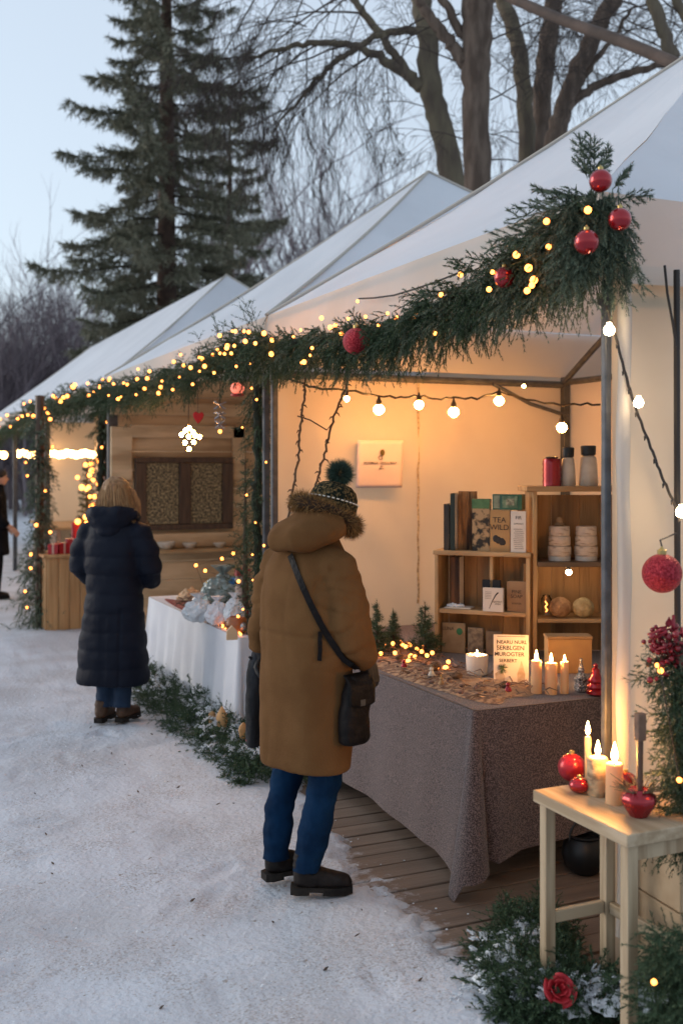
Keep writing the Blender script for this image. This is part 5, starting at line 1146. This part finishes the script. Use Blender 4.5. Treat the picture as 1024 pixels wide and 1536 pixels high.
# second garland
g2 = [onx(u, v, XG) for u, v in ((402, 520), (375, 524), (350, 535), (320, 550), (290, 562), (260, 570), (230, 578), (200, 584), (175, 588), (150, 592))]
G2 = thing('fir_garland', 'dense dark fir garland along the second stall front', 'garland', g2[0]); nd = Needles()
for i in range(620):
    t = R.random(); p = along(g2, t)+Vector((R.uniform(-.06, .04), 0, R.uniform(-.10, .10)))
    d = Vector((-.5+R.uniform(-.6, .5), R.uniform(-.9, .9), R.uniform(-1.0, .45))); nd.spray(p, d, R.uniform(.12, .24), .026, 260, .0046, R.uniform(.1, .35), 5)
for (u, v) in ((385, 500), (378, 505), (392, 508), (335, 520), (312, 535)): nd.spray(onx(u, v, XG), (-.3, R.uniform(0, .7), 1), .26, .03, 220, .004, .05, 5)
nd.obj('foliage', FIR, G2); core('rope', g2, .05, G2)
sp = [px(u, v, 6.3) for u, v in ((408, 510), (368, 512), (353, 497), (396, 500), (383, 515), (407, 531), (373, 498), (366, 497), (340, 522), (330, 530))]
for i in range(44):
    t = (i+R.random())/44; p = along(g2, t)+Vector((-.12-R.random()*.08, 0, R.uniform(-.13, .12))); sp.append(p)
lights('string_lights', 'thick scatter of fairy lights in the second stall garland', sp, g2[4], rs=(.008, .016), wire=False)
# third garland under the marquee eave
g3 = [onx(150, 592, XG), onx(125, 602, XG), onx(100, 609, XG), onx(78, 616, XG), onx(60, 618, XG), onx(30, 636, XG), onx(5, 652, XG), onx(-20, 664, XG)]
G3 = thing('fir_garland', 'farthest fir garland running off the left edge along the marquee', 'garland', g3[0]); nd = Needles()
for i in range(420):
    t = R.random(); p = along(g3, t)+Vector((R.uniform(-.1, .06), 0, R.uniform(-.1, .1))); d = Vector((-.5+R.uniform(-.6, .5), R.uniform(-.9, .9), R.uniform(-.9, .7))); nd.spray(p, d, R.uniform(.16, .34), .05, 90, .009, .25, 4)
nd.obj('foliage', FIR, G3); core('rope', g3, .06, G3)
sp = []
for i in range(26):
    t = ((i+R.random())/26)**1.0; p = along(g3, t)+Vector((-.22, 0, R.uniform(-.12, .14))); sp.append(p)
lights('string_lights', 'fairy lights in the farthest garland at the left edge', sp, g3[2], rs=(.014, .026), wire=False)
# garlands wrapped round posts
def post_garland(label, base, top, n, L_, nl, w_, dens, lab2, nb, rs, r=.10, mat=FIR, fat=0, seedn=0):
    base, top = Vector(base), Vector(top); t = thing('fir_garland', label, 'garland', base); nd = Needles()
    for i in range(n):
        k = R.random(); p = lerp(base, top, k); a = R.random()*2*PI; o = Vector((math.cos(a), math.sin(a), R.uniform(-1.3, .1)))
        f = 1+fat*max(0, 1-k*2.2); nd.spray(p+Vector((math.cos(a), math.sin(a), 0))*r*.3*f, o, R.uniform(.6, 1.2)*L_*f, nl, dens, w_, .25, 4)
    nd.obj('foliage', mat, t); core('rope', [base, lerp(base, top, .5), top], r*.45, t)
    if nb:
        sp = []
        for i in range(nb):
            k = (i+R.random())/nb; a = rad(-114)+R.uniform(-1.3, 1.3); sp.append(lerp(base, top, k)+Vector((math.cos(a), math.sin(a), 0))*(r*1.15+L_*.25))
        lights('string_lights', lab2, sp, base, rs=rs, wire=False)
    return t
pp = ony(387, 870, 6.60); post_garland('dark fir garland wound round the post between the two nearest stalls', (pp.x, 6.60, .45), (pp.x, 6.60, 2.55), 300, .15, .026, .004, 170, 'sparse fairy lights on the post between the two nearest stalls', 16, (.006, .009), .07)
pp = px(152, 700, 11.7); post_garland('thin fir garland on the dark post beside the fair haired person', (pp.x, pp.y, .1), (pp.x, pp.y, 2.6), 130, .15, .05, .008, 90, 'fairy lights on the dark post beside the fair haired person', 9, (.012, .018), .09)
t = thing('timber_post', 'dark square timber post beside the fair haired person', 'post', (pp.x+.14, pp.y+.1, 0)); part('post', MB().box((pp.x+.13, pp.y+.1, 1.33), (.17, .17, 2.6)), DARKW, t, world=True, bev=.01); part('foot', MB().box((pp.x+.13, pp.y+.1, .03), (.22, .22, .06)), DARKW, t, world=True, bev=.01)
pp = px(60, 700, 12.0); post_garland('frosted fir garland round the far post, fat at its foot', (pp.x, pp.y, .05), (pp.x, pp.y, 2.45), 300, .20, .05, .009, 90, 'fairy lights round the far fat footed garland post', 11, (.013, .02), .10, FIRF, 1.0)
t = thing('timber_post', 'timber post inside the far fat footed garland', 'post', (pp.x, pp.y, 0)); part('post', MB().tube([(pp.x, pp.y, 0), (pp.x, pp.y, 2.6)], .05, 8), DARKW, t, world=True)
# little fir trees
def fir_tree(label, base, hgt, r, rows, nl, w_, dens, group=None, mat=FIR, pot=False):
    t = thing('fir_tree', label, 'fir tree', base, 0, group); nd = Needles(); b = Vector(base)
    for i in range(rows):
        k = i/rows; z = hgt*(.06+.9*k); n = max(3, int(9*(1-k)+2))
        for j in range(n):
            a = R.random()*2*PI; nd.spray(b+Vector((0, 0, z)), (math.cos(a), math.sin(a), .35+.6*k), r*(1-k*.85)*R.uniform(.75, 1.1), nl, dens, w_, .2, 4)
    nd.stem(b+Vector((0, 0, hgt*.8)), (0, 0, 1), hgt*.22, nl, 30, w_, 0); nd.obj('crown', mat, t)
    part('trunk', MB().tube([b, b+Vector((0, 0, hgt*.95))], [.02*hgt+.004, .003], 7), BARK, t, world=True); return t
p = px(368, 880, 7.6); fir_tree('small dark fir tree beside the wrapped gifts', (p.x, p.y, .02), 1.95, .36, 22, .028, .0045, 150)
for u, v, hgt, rr, lab in ((565, 985, .30, .10, 'tallest pine sprig on the brown table, nearest the camel coat'), (590, 975, .22, .07, 'slim middle pine sprig on the brown table'), (637, 984, .285, .12, 'spreading pine sprig on the brown table by the crate shelf')):
    p = tpx(u, v); fir_tree(lab, (p.x, p.y, ZT), hgt, rr, 11, .034, .0026, 340, 'pine sprigs on the brown table')
p = px(122, 838, 12.55); t = fir_tree('small lit fir tree glowing at the end of the far counter', (p.x+.02, 12.45, .831), 1.1, .22, 14, .05, .008, 90)
sp = [Vector((p.x+.02, 12.45, .831))+Vector((R.gauss(0, .10), -.16+R.uniform(-.08, .05), R.uniform(.05, 1.05))) for i in range(34)]; lights('string_lights', 'bright fairy lights covering the small lit fir tree', sp, (p.x, 12.4, .9), rs=(.02, .034), wire=False)

# ---------------------------------------------------------------- greenery on the ground, with settled snow
def ground_garland(label, pts, n, hgt, wid, nl, w_, dens, snow_n, L_=(.10, .2), sr=(.03, .06), flat=.4):
    t = thing('ground_garland', label, 'garland', pts[0]); nd = Needles(); mb = MB()
    for i in range(n):
        k = R.random(); a = R.uniform(-1, 1); p = along(pts, k)+Vector((a*wid, R.uniform(-.05, .05), .02+R.random()*hgt*(1-a*a)))
        d = Vector((a*.9+R.gauss(0, .5), R.gauss(0, .6), R.uniform(.0, 1.0))); nd.spray(p, d, R.uniform(*L_), nl, dens, w_, .2, 5)
    nd.obj('foliage', FIR, t)
    ns = Needles()
    for i in range(snow_n):
        k = R.random(); a = R.uniform(-1, .35); c = along(pts, k)+Vector((a*wid*.8, 0, hgt*(.95-.55*a*a)+.03)); r = R.uniform(*sr)
        for j in range(7): ns.spray(c+Vector((R.gauss(0, r), R.gauss(0, r), R.uniform(-.03, .015))), (R.gauss(0, 1), R.gauss(0, 1), R.uniform(-.3, .25)), R.uniform(.03, .07), .016, 420, .0055, .25, 4)
        if hgt < .2 and i % 3 == 0:
            for j in range(3):
                q = c+Vector((R.gauss(0, r), R.gauss(0, r), -.02)); rr = R.uniform(.03, .055); ph = R.random()*30
                mb.grid(lambda u, v: q+Vector((math.cos(u*2*PI)*v*rr*(1+.5*noise.noise((math.cos(u*2*PI)*2, math.sin(u*2*PI)*2, ph))), math.sin(u*2*PI)*v*rr*(1+.5*noise.noise((math.cos(u*2*PI)*2, math.sin(u*2*PI)*2, ph+5))), .014*(1-v*v)*(1+.5*noise.noise((u*5, v*4, ph)))-.02*v*v)), 18, 5)
    f_ = ns.obj('snowy_sprays', SNOWB, t); f_['kind'] = 'stuff'
    s_ = part('snow', mb, SNOWB, t, world=True); s_['kind'] = 'stuff'; return t
gw = [gp(u, v) for u, v in ((205, 1035), (240, 1062), (280, 1095), (320, 1128), (360, 1160), (400, 1190))]
gw = [p+Vector((.10, 0, 0)) for p in gw]
ground_garland('snow dusted fir garland on the snow along the white tablecloth', gw, 1150, .20, .19, .018, .0040, 380, 46, (.08, .16), (.03, .06))
gs = [gp(790, 1418), gp(778, 1455), gp(790, 1492), gp(820, 1520), gp(860, 1530), gp(930, 1532), gp(1010, 1530), gp(1060, 1520)]
t = ground_garland('snowy fir garland lying on the deck in front of the stool', gs, 820, .11, .16, .018, .0032, 470, 44, (.08, .16), (.03, .06))
nd = Needles()
for i in range(90):
    p = gp(R.uniform(752, 815), R.uniform(1400, 1440)); nd.spray(p, (R.gauss(0, .35), R.gauss(0, .35), 1), R.uniform(.12, .22), .016, 480, .0028, .08, 6)
for i in range(20):
    p = gp(R.uniform(825, 850), R.uniform(1430, 1450)); nd.spray(p, (R.gauss(0, .3), R.gauss(0, .3), 1), R.uniform(.10, .18), .020, 360, .0026, .08, 4)
tb_ = thing('fir_bush', 'dark upright fir clump by the stool leg on the deck', 'shrub', gp(780, 1420)); nd.obj('foliage', FIR, tb_); part('stems', MB().tube([gp(780, 1420), gp(780, 1420)+Vector((0, 0, .15))], [.02, .006], 6), BARK, tb_, world=True)
nd = Needles()                                            # clump in the lower right corner
for i in range(170):
    p = px(R.uniform(985, 1075), R.uniform(1405, 1540), 3.02+R.uniform(-.1, .1)); p.z = max(p.z, .02); nd.spray(p, c2w(R.uniform(-1, .4), R.uniform(-.6, .3), R.uniform(-.7, .7)), R.uniform(.08, .17), .016, 480, .0028, .2, 6)
tc_ = thing('fir_bush', 'dark fir branches heaped at the lower right corner', 'shrub', gp(1040, 1540)); nd.obj('foliage', FIR, tc_); part('stems', MB().tube([gp(1040, 1540), px(1040, 1440, 3.02)], [.02, .006], 6), BARK, tc_, world=True)
lights('ground_light', 'single warm bulb among the branches at the lower right corner', [px(980, 1473, 2.86)], px(980, 1473, 2.86), rs=(.008, .0081))
# red rose in the greenery by the stool
p = gp(838, 1484, .15); t = thing('rose', 'red cloth rose lying in the snowy garland by the stool', 'flower', p); mb = MB()
for i in range(11):
    a = i*2.4; r = .010+.0026*i; n_ = Vector((math.cos(a), math.sin(a), 0))
    mb.grid(lambda u, v: Vector((0, 0, -.02))+Matrix.Rotation(a+(u-.5)*1.7, 3, 'Z') @ Vector((r*(.5+.8*v)+.006*v*v*i/6, 0, .045*v*(1-.3*(2*u-1)**2)-.008*v*v*i/5+.004*math.sin(u*9))), 8, 6)
part('petals', mb, M('rose_red', (.38, .012, .02), .55, (.52, .03, .04), 20), t, solid=.002, ang=80); part('sepal', MB().ball((0, 0, -.022), (.018, .018, .012), 10, 6), FIR, t)
t.rotation_euler = (rad(50), rad(-20), 0)
# candles standing in the garland by the white cloth
for u, v, sc_, lab in ((272, 1085, .8, 'second paper lantern light from the fair haired person, in the ground garland'), (333, 1082, 1.25, 'tallest pointed paper lantern light in the ground garland'), (318, 1078, .8, 'dim round lantern light just left of the tallest paper one'), (365, 1098, .9, 'round paper lantern light nearest the grey tote bag'), (237, 1028, .8, 'paper lantern light nearest the fair haired person')):
    p = onx(u, v-4, 2.05); t = thing('paper_lantern', lab, 'lantern', p, R.random(), 'paper lantern lights in the ground garland')
    part('shade', MB().lathe([(.020*sc_, -.05), (.030*sc_, .0), (.024*sc_, .022*sc_), (.004, .05*sc_**2)], (0, 0, 0), 10, wob=lambda a, z: .2*math.sin(2*a+sc_*9)), M('tan_lantern_paper', (.58, .34, .15), .7, trans=.3, tcol=(.8, .5, .25)), t)
# ---------------------------------------------------------------- hanging greenery at the right edge
vg = [px(u, v, 3.35) for u, v in ((1012, 985), (1018, 1040), (1016, 1100), (1022, 1160), (1030, 1220), (1026, 1262))]
VG = thing('fir_garland', 'fir garland hanging down the dark pole at the right edge', 'garland', vg[-1]); nd = Needles(); nf = Needles()
for i in range(300):
    k = R.random(); p = along(vg, k)+rnd(.022); d = c2w(R.uniform(-1.1, .9), R.uniform(-.8, .2), R.uniform(-.8, .3)); (nf if (k*5) % 1 < .3 else nd).spray(p, d, R.uniform(.06, .13), .015, 520, .0028, .25, 6)
for (u, v) in ((975, 1010), (962, 1022), (980, 1000), (970, 1030), (985, 1018)): nd.spray(px(u+25, v-12, 3.33), c2w(-1, -.2, R.uniform(-.5, .2)), .11, .02, 400, .0027, .15, 6)
nd.obj('foliage', FIR, VG); nf.obj('frosted_foliage', FIRF, VG); core('rope', vg, .016, VG)
lights('string_lights', 'few warm fairy lights in the hanging garland at the right edge', [px(1018, 1170, 3.22), px(985, 998, 3.25), px(990, 1006, 3.26)], px(1010, 1180, 3.2), rs=(.007, .012))
t = bauble(992, 860, 3.42, .063, 'large red glitter bauble hanging on the dark pole at the right', REDG, None)
part('hanger', MB().tube([Vector((0, 0, .085)), Vector((.01, .02, .105)), px(1013, 800, 3.70)-t.location], .003, 5), CABLE, t)
BER = M('red_berry', (.28, .010, .016), .25, (.17, .006, .012), 30, coat=.4)
BC = thing('berry_cluster', 'cluster of dark red berries and leaves below the large glitter bauble', 'berries', px(995, 975, 3.36)); st = MB(); stem0 = px(1020, 1000, 3.38)
def bunch(c0, s0, n_, rr):
    mb = MB()
    for i in range(n_):
        q = px(c0+R.gauss(0, s0), 972+R.gauss(0, 18), 3.34+R.uniform(-.05, .05)); r = R.uniform(*rr)
        mb.ball(q, (r, r, r*1.05), 10, 7); st.tube([q, lerp(q, stem0, .5)+rnd(.01), stem0], .0015, 4)
    return mb
b_ = bunch(1000, 17, 70, (.006, .0115)); part('berries', b_, BER, BC, world=True)['kind'] = 'stuff'
mb = MB()
for i in range(34):
    q = px(R.gauss(998, 14), R.gauss(968, 17), 3.33+R.uniform(-.03, .03)); a = R.random()*2*PI; l = R.uniform(.018, .032)
    m_ = Matrix.Rotation(a, 3, 'Z') @ Matrix.Rotation(R.uniform(-1.4, 1.4), 3, 'X')
    mb.grid(lambda u, v: q+m_ @ Vector(((u-.5)*l*1.1*math.sin(PI*min(.97, v+.08)), .25*l*(2*u-1)**2, (v-.3)*l*1.5)), 4, 5)
part('leaves', mb, M('red_leaf', (.20, .008, .016), .5, (.33, .02, .035), 40), BC, world=True, solid=.001, ang=80)['kind'] = 'stuff'
part('stems', st, BARK, BC, world=True)
# ---------------------------------------------------------------- trees
BARKD = M('dark_bark', (.080, .055, .041), .9, (.145, .105, .08), 4, detail=8, stretch=(3, 3, .7), bump=.9, bscale=9, bstretch=(3, 3, .6))
BARKG = M('mossy_bark', (.105, .082, .062), .9, (.155, .128, .085), 3, detail=8, stretch=(2.5, 2.5, .7), bump=.8, bscale=9, bstretch=(3, 3, .6))
TWIG = M('bare_twigs', (.060, .045, .038), .9)
def T(u, v, Y): return px(u, v, Y)
class Twigs:
    """thin three-sided twigs collected as arrays"""
    def __init__(s): s.V = []; s.F = []; s.n = 0
    def add(s, pts, r0, r1, k=3):
        P = np.array(pts, float); m = len(P); d = P[-1]-P[0]; d /= np.linalg.norm(d)+1e-9
        a = np.cross(d, [.3, .5, .8]); a /= np.linalg.norm(a)+1e-9; b = np.cross(d, a); rr = np.linspace(r0, r1, m)
        an = np.arange(k)*2*PI/k
        V = P[:, None, :]+rr[:, None, None]*(np.cos(an)[None, :, None]*a+np.sin(an)[None, :, None]*b)
        s.V.append(V.reshape(-1, 3)); i = np.arange(m-1)[:, None]*k+np.arange(k)[None]; j = np.arange(m-1)[:, None]*k+(np.arange(k)+1)[None] % k
        s.F.append((np.stack([i, j, j+k, i+k], -1).reshape(-1, 4))+s.n); s.n += m*k
    def obj(s, name, mat, parent): return np_obj(name, np.concatenate(s.V), np.concatenate(s.F), mat, parent, smooth=True, world=True)
def grow(tw, p, d, L_, r, lev, droop, kids=(5, 5, 4), spreadk=.8):
    n = 6; pts = [p.copy()]; q, dd = p.copy(), d.normalized()
    for i in range(n):
        dd = (dd+rnd(.11)+Vector((0, 0, -droop*(.10+.05*lev)))).normalized(); q = q+dd*(L_/n); pts.append(q.copy())
    tw.add(pts, r, max(.0022, r*.3), 5 if lev == 0 else 3)
    if lev >= len(kids): return
    for k in range(kids[lev]):
        t = R.uniform(.2, 1); b = along(pts, t); ax = rnd(1).normalized(); c = (d.normalized()*.8+ax*spreadk+Vector((0, 0, -droop*.5*lev))).normalized()
        grow(tw, b, c, L_*R.uniform(.4, .68), max(.0028, r*.45), lev+1, droop, kids, spreadk)
def tree(label, limbs, mat, boughs, kids=(5, 5, 4), droop=.5, group='bare trees behind the tents', tmin=.004):
    """limbs: polylines of (point, radius); boughs: (point, dir, length, radius)"""
    base = limbs[0][0][0]; t = thing('bare_tree', label, 'tree', (base.x, base.y, 0), 0, group)
    for i, pl in enumerate(limbs):
        fine, rr = [], []
        for a in range(len(pl)-1):
            for k in range(5):
                f = k/5; fine.append(lerp(pl[a][0], pl[a+1][0], f)+rnd(.012)); rr.append(lerp(pl[a][1], pl[a+1][1], f)*(1+.06*math.sin(a*5+k*2.1)))
        fine.append(pl[-1][0]); rr.append(pl[-1][1]); part('trunk' if i == 0 else 'limb', MB().tube(fine, rr, 12), mat, t, world=True)
    tw = Twigs()
    for b in boughs: grow(tw, *b, 0, droop, kids)
    o = tw.obj('crown', TWIG, t); return t
def limb(Y, *uvr, dY=0): return [(T(u, v, Y+dY*i), r) for i, (u, v, r) in enumerate(uvr)]
def bough(u, v, Y, du, dv, L_, r): return (T(u, v, Y), c2w(du, R.uniform(-.35, .35), dv), L_, r)
Y = 14.5
tree('leaning mossy bare tree forking left above the second tent peak', [
    limb(Y, (705, 900, .24), (690, 420, .19), (682, 285, .175), (662, 190, .16), (648, 140, .155), (641, 60, .14), (628, -10, .13), (610, -120, .11), (600, -260, .07)),
    limb(Y, (645, 145, .10), (622, 120, .09), (598, 102, .075), (570, 84, .06), (535, 70, .05), (495, 64, .045), (455, 66, .04), (415, 75, .03), (370, 90, .018)),
    limb(Y, (612, 112, .075), (590, 80, .06), (565, 45, .055), (540, 15, .05), (520, -20, .045), (490, -90, .03)),
    limb(Y, (642, 45, .06), (600, 45, .05), (560, 55, .045), (525, 78, .04), (495, 98, .035), (470, 125, .03), (440, 160, .02), (405, 200, .010)),
    limb(Y, (630, 0, .08), (660, -60, .06), (690, -150, .04))], BARKG,
    [bough(*a) for a in ((560, 80, Y, -.6, -.3, 1.5, .018), (520, 68, Y, -.7, -.25, 1.6, .017), (480, 65, Y, -.8, -.3, 1.6, .016), (440, 69, Y, -.8, -.35, 1.5, .014), (400, 80, Y, -.8, -.3, 1.4, .012), (380, 85, Y, -.9, -.2, 1.2, .011), (545, 20, Y, -.8, -.1, 1.7, .018), (525, -10, Y, -.9, -.15, 1.8, .017), (500, -70, Y, -.9, -.3, 2.0, .017), (560, 55, Y, -.5, -.5, 1.4, .015), (500, 95, Y, -.6, -.6, 1.5, .014), (470, 125, Y, -.7, -.5, 1.4, .012), (440, 160, Y, -.7, -.5, 1.2, .010), (600, 100, Y, .1, .9, 1.2, .013), (640, 70, Y, .6, .5, 1.2, .014), (590, -60, Y, -.9, -.4, 2.0, .018), (460, 40, Y, -.6, .2, 1.4, .012), (420, 72, Y, -.2, -.9, 1.4, .011), (460, 66, Y, -.1, -.9, 1.5, .012), (500, 64, Y, -.1, -.9, 1.4, .012), (540, 72, Y, -.1, -.9, 1.2, .012), (440, -30, Y, -.5, -.5, 1.8, .014), (400, -30, Y, -.4, -.7, 1.8, .014), (470, -40, Y, -.3, -.8, 1.6, .014), (560, -20, Y, -.3, -.6, 1.5, .014), (680, 300, Y, .5, .6, .7, .008), (655, 165, Y, -.8, .3, .9, .01), (520, 0, Y, -.5, .4, 1.5, .012), (580, 85, Y, -.3, -.8, 1.0, .01))], (6, 5, 4), .75)
Y = 13.2
tree('thickest dark straight tree trunk standing over the tents', [
    limb(Y, (722, 920, .24), (718, 420, .205), (715, 285, .175), (713, 150, .172), (714, 60, .185), (714, -10, .20), (712, -120, .18), (708, -300, .12)),
    limb(Y, (705, 110, .085), (692, 88, .08), (672, 62, .075), (652, 35, .07), (630, 5, .06), (600, -40, .05), (570, -120, .03)),
    limb(Y, (700, 60, .06), (680, 30, .055), (664, 0, .05), (650, -50, .04)), limb(Y, (725, 20, .08), (745, -40, .07), (770, -140, .05))], BARKD,
    [bough(*a) for a in ((735, 150, Y, .7, .4, 1.0, .012), (700, 210, Y, -.7, .2, .9, .010), (735, 60, Y, .7, .3, 1.2, .012), (735, 240, Y, .8, .15, .7, .010), (700, 100, Y, -.7, .4, 1.2, .012), (690, 20, Y, -.7, -.2, 1.4, .012), (730, -20, Y, .6, -.3, 1.5, .014), (650, 20, Y, -.8, -.3, 1.3, .013))], (5, 5, 4), .45)
Y = 15.5
tree('mossy slim trunk curving in from the top right of the thick trunk', [limb(Y, (800, 860, .18), (795, 350, .14), (791, 225, .125), (786, 140, .12), (778, 75, .115), (765, 30, .11), (748, -10, .10), (720, -90, .08), (690, -200, .05))], BARKG,
    [bough(*a) for a in ((780, 90, Y, .5, .5, 1.4, .014), (788, 160, Y, -.6, .4, 1.2, .012), (770, 40, Y, -.4, .7, 1.3, .013), (790, 200, Y, -.7, .25, 1.0, .010), (790, 220, Y, -.9, .1, 1.1, .010))], (5, 5, 4), .4)
Y = 16.5
tree('grey upright trunk right of the mossy slim one', [limb(Y, (805, 860, .18), (806, 350, .16), (808, 212, .15), (814, 130, .15), (822, 60, .15), (832, -10, .14), (845, -120, .11), (860, -260, .06))], BARKD,
    [bough(*a) for a in ((812, 150, Y, -.5, .6, 1.4, .013), (820, 80, Y, .6, .5, 1.3, .013), (826, 30, Y, -.6, .5, 1.4, .013), (818, 100, Y, .8, .1, 1.3, .012))], (5, 5, 4), .4)
Y = 15.0
tree('dark trunk leaning right behind the near tent roof', [limb(Y, (800, 880, .18), (822, 330, .15), (832, 205, .14), (846, 155, .135), (868, 100, .13), (895, 45, .125), (925, -10, .12), (965, -90, .09), (1000, -200, .05)),
    limb(Y, (845, 165, .07), (868, 145, .065), (900, 125, .06), (940, 112, .055), (985, 100, .045), (1040, 92, .03)), limb(Y, (838, 190, .05), (862, 140, .045), (890, 95, .04), (920, 55, .032), (945, 15, .022))], BARKD,
    [bough(*a) for a in ((870, 100, Y, -.3, .8, 1.2, .012), (895, 50, Y, .8, .1, 1.4, .013), (900, 125, Y, .6, .6, 1.3, .012), (940, 112, Y, .5, .7, 1.3, .012), (980, 100, Y, .5, .7, 1.2, .010), (915, 60, Y, .7, .4, 1.3, .012), (850, 150, Y, -.4, .7, 1.2, .010), (930, 0, Y, .8, -.2, 1.5, .013), (880, 130, Y, .2, .9, 1.1, .010))], (6, 5, 4), .35)
Y = 13.5
tree('rightmost trunk leaning left at the top right corner', [limb(Y, (1120, 820, .18), (1048, 240, .12), (1010, 92, .085), (994, 50, .082), (975, -10, .08), (945, -100, .06)), limb(Y, (1060, 170, .07), (1040, 60, .065), (1012, -10, .06), (990, -80, .05))], BARKG,
    [bough(*a) for a in ((995, 50, Y, -.8, .2, 1.3, .012), (1005, 80, Y, -.8, .4, 1.3, .012), (980, 5, Y, -.8, .0, 1.5, .013), (1020, 20, Y, -.6, .4, 1.2, .012), (1010, 80, Y, -.9, .05, 1.2, .010))], (6, 5, 4), .35)
# a long fallen pole leaning from the thick trunk down behind the near tent
t = thing('leaning_pole', 'long grey brown pole sloping down behind the near tent roof', 'pole', T(1240, 190, 9.5)); q0, q1 = T(700, -28, 12.9), T(1500, 288, 8.2)
ln = [lerp(q0, q1, i/24)+Vector((0, 0, .012*math.sin(i*.8))) for i in range(25)]; g_ = q1.copy(); ln += [lerp(q1, Vector((q1.x+1.5, q1.y-1.2, 0)), k) for k in (.5, 1)]
part('pole', MB().tube(ln, [.055+.016*i/26 for i in range(27)], 10), M('weathered_pole', (.12, .085, .068), .85, (.075, .055, .045), 3, stretch=(1, 1, 1), bump=.5, bscale=14), t, world=True)

# ---- spruces
SPR = M('spruce_needles', (.105, .112, .072), .75, (.165, .152, .102), .9, island=(.29, .265, .185))  # needles lightened past their own tone: distance haze put into the colour
def spruce(label, base, hgt, rmax, n, seed, skirt=.10, blade=.20, lean=0):
    rr = random.Random(seed); b = Vector(base); t = thing('spruce_tree', label, 'tree', b, 0, 'spruces behind the tents')
    part('trunk', MB().tube([b+Vector((lean*k*k, 0, hgt*k)) for k in (0, .2, .4, .6, .8, 1)], [.30*hgt/17, .26*hgt/17, .2*hgt/17, .15*hgt/17, .08*hgt/17, .01], 10), M('spruce_bark', (.085, .05, .035), .9, (.05, .03, .022), 6, bump=.5), t, world=True)
    V = []; tw = Twigs()
    for i in range(n):
        k = skirt+(1-skirt)*(i+rr.random())/n
        z = hgt*k; prof = (1-k)**.62*min(1, .72+k*1.0); L_ = rmax*prof*rr.uniform(.62, 1.12)
        a = i*2.39996+rr.uniform(-.4, .4); dr = Vector((math.cos(a), math.sin(a), 0)); up = .32*(k-.25)+rr.uniform(-.06, .06)
        pts = []; m = 9
        for j in range(m+1):
            s = j/m; pts.append(b+Vector((lean*k*k, 0, z))+dr*(L_*s)+Vector((0, 0, L_*(up*s-.55*s*s*(1.1-k*.6)+.34*s**4))))
        tw.add(pts, .045*(1-k)+.012, .006)
        cnt = int(46*L_)+12
        for c in range(cnt):
            s = rr.random()**.75; s = .12+.88*s; p = np.array(along(pts, s)); side = 1 if rr.random() < .5 else -1
            tl = (.22+.38*(1-s))*min(1, L_/2)*rr.uniform(.5, 1.2)
            q = dr*rr.uniform(.25, .8)+Vector((-dr.y, dr.x, 0))*side*rr.uniform(.2, .9)+Vector((0, 0, -rr.uniform(.25, 1.25))); q.normalize(); q = np.array(q)
            if rr.random() < .35: q = np.array((dr*.8+Vector((0, 0, rr.uniform(-.1, .3)))).normalized())
            nn = max(6, int(tl*44)); tt = NR.uniform(0, 1, nn)[:, None]; st = p+q*tt*tl
            d = q*.75+NR.normal(0, .52, (nn, 3)); d[:, 2] -= .22; d /= np.linalg.norm(d, axis=1)[:, None]
            sd = np.cross(d, NR.normal(0, 1, (nn, 3))); sd /= np.linalg.norm(sd, axis=1)[:, None]+1e-9
            ln = blade*NR.uniform(.5, 1.05, (nn, 1)); wd = blade*.13
            V.append(np.stack([st-sd*wd/2, st+sd*wd/2, st+d*ln], 1).reshape(-1, 3))
    V = np.concatenate(V); np_obj('crown', V, np.arange(len(V)).reshape(-1, 3), SPR, t, world=True); tw.obj('limbs', M('spruce_twig', (.05, .038, .03), .9), t); return t
p = px(250, 700, 24); spruce('tall drooping spruce standing over the left tents', (p.x, p.y, 0), 17.5, 3.5, 178, 3, .13, .20)
p = px(345, 700, 29); spruce('second spruce crowding in behind the tall one on its right', (p.x, p.y, 0), 12.2, 2.8, 80, 8, .10, .22)
p = px(215, 700, 27); spruce('low dense spruce hidden behind the foot of the tall one', (p.x, p.y, 0), 7.0, 2.6, 70, 12, .05, .22)
# ---- distant bare woodland, one mass
tw = Twigs()
def thicket(u0, u1, Y0, Y1, n, h0, h1):
    for i in range(n):
        Y_ = R.uniform(Y0, Y1); p = px(R.uniform(u0, u1), 700, Y_); p.z = 0; h_ = R.uniform(h0, h1)
        grow(tw, p, Vector((R.gauss(0, .08), R.gauss(0, .08), 1)), h_*.62, .03+.006*h_, 0, -.12, (10, 6, 4), .5)
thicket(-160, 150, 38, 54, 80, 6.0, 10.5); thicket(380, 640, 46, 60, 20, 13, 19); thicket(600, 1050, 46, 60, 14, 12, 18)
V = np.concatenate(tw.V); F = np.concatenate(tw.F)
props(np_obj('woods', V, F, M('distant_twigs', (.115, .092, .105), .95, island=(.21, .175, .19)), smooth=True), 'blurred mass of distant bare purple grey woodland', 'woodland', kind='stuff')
mb = MB()
def bank(u0, u1, Y_, hz, k):
    P = [px(lerp(u0, u1, i/40), 700, Y_) for i in range(41)]
    mb.grid(lambda u, v: Vector((along(P, u).x, along(P, u).y, -.2))+Vector((SA*3, CA*3, 0))*(v*1.0)+Vector((0, 0, hz*(math.sin(PI*v*.5)**.6)*(.75+.35*noise.noise((u*9, k, v*2))+.2*noise.noise((u*40, k, v*8))))), 80, 10)
bank(-500, 330, 58, 4.6, 1); bank(250, 1900, 66, 6.0, 2)
props(part('undergrowth', mb, M('undergrowth_brown', (.065, .05, .05), .95, (.12, .10, .10), 1.2, detail=9, bump=1, bscale=2), ang=180), 'low dark band of distant undergrowth below the bare woodland', 'undergrowth', kind='stuff')
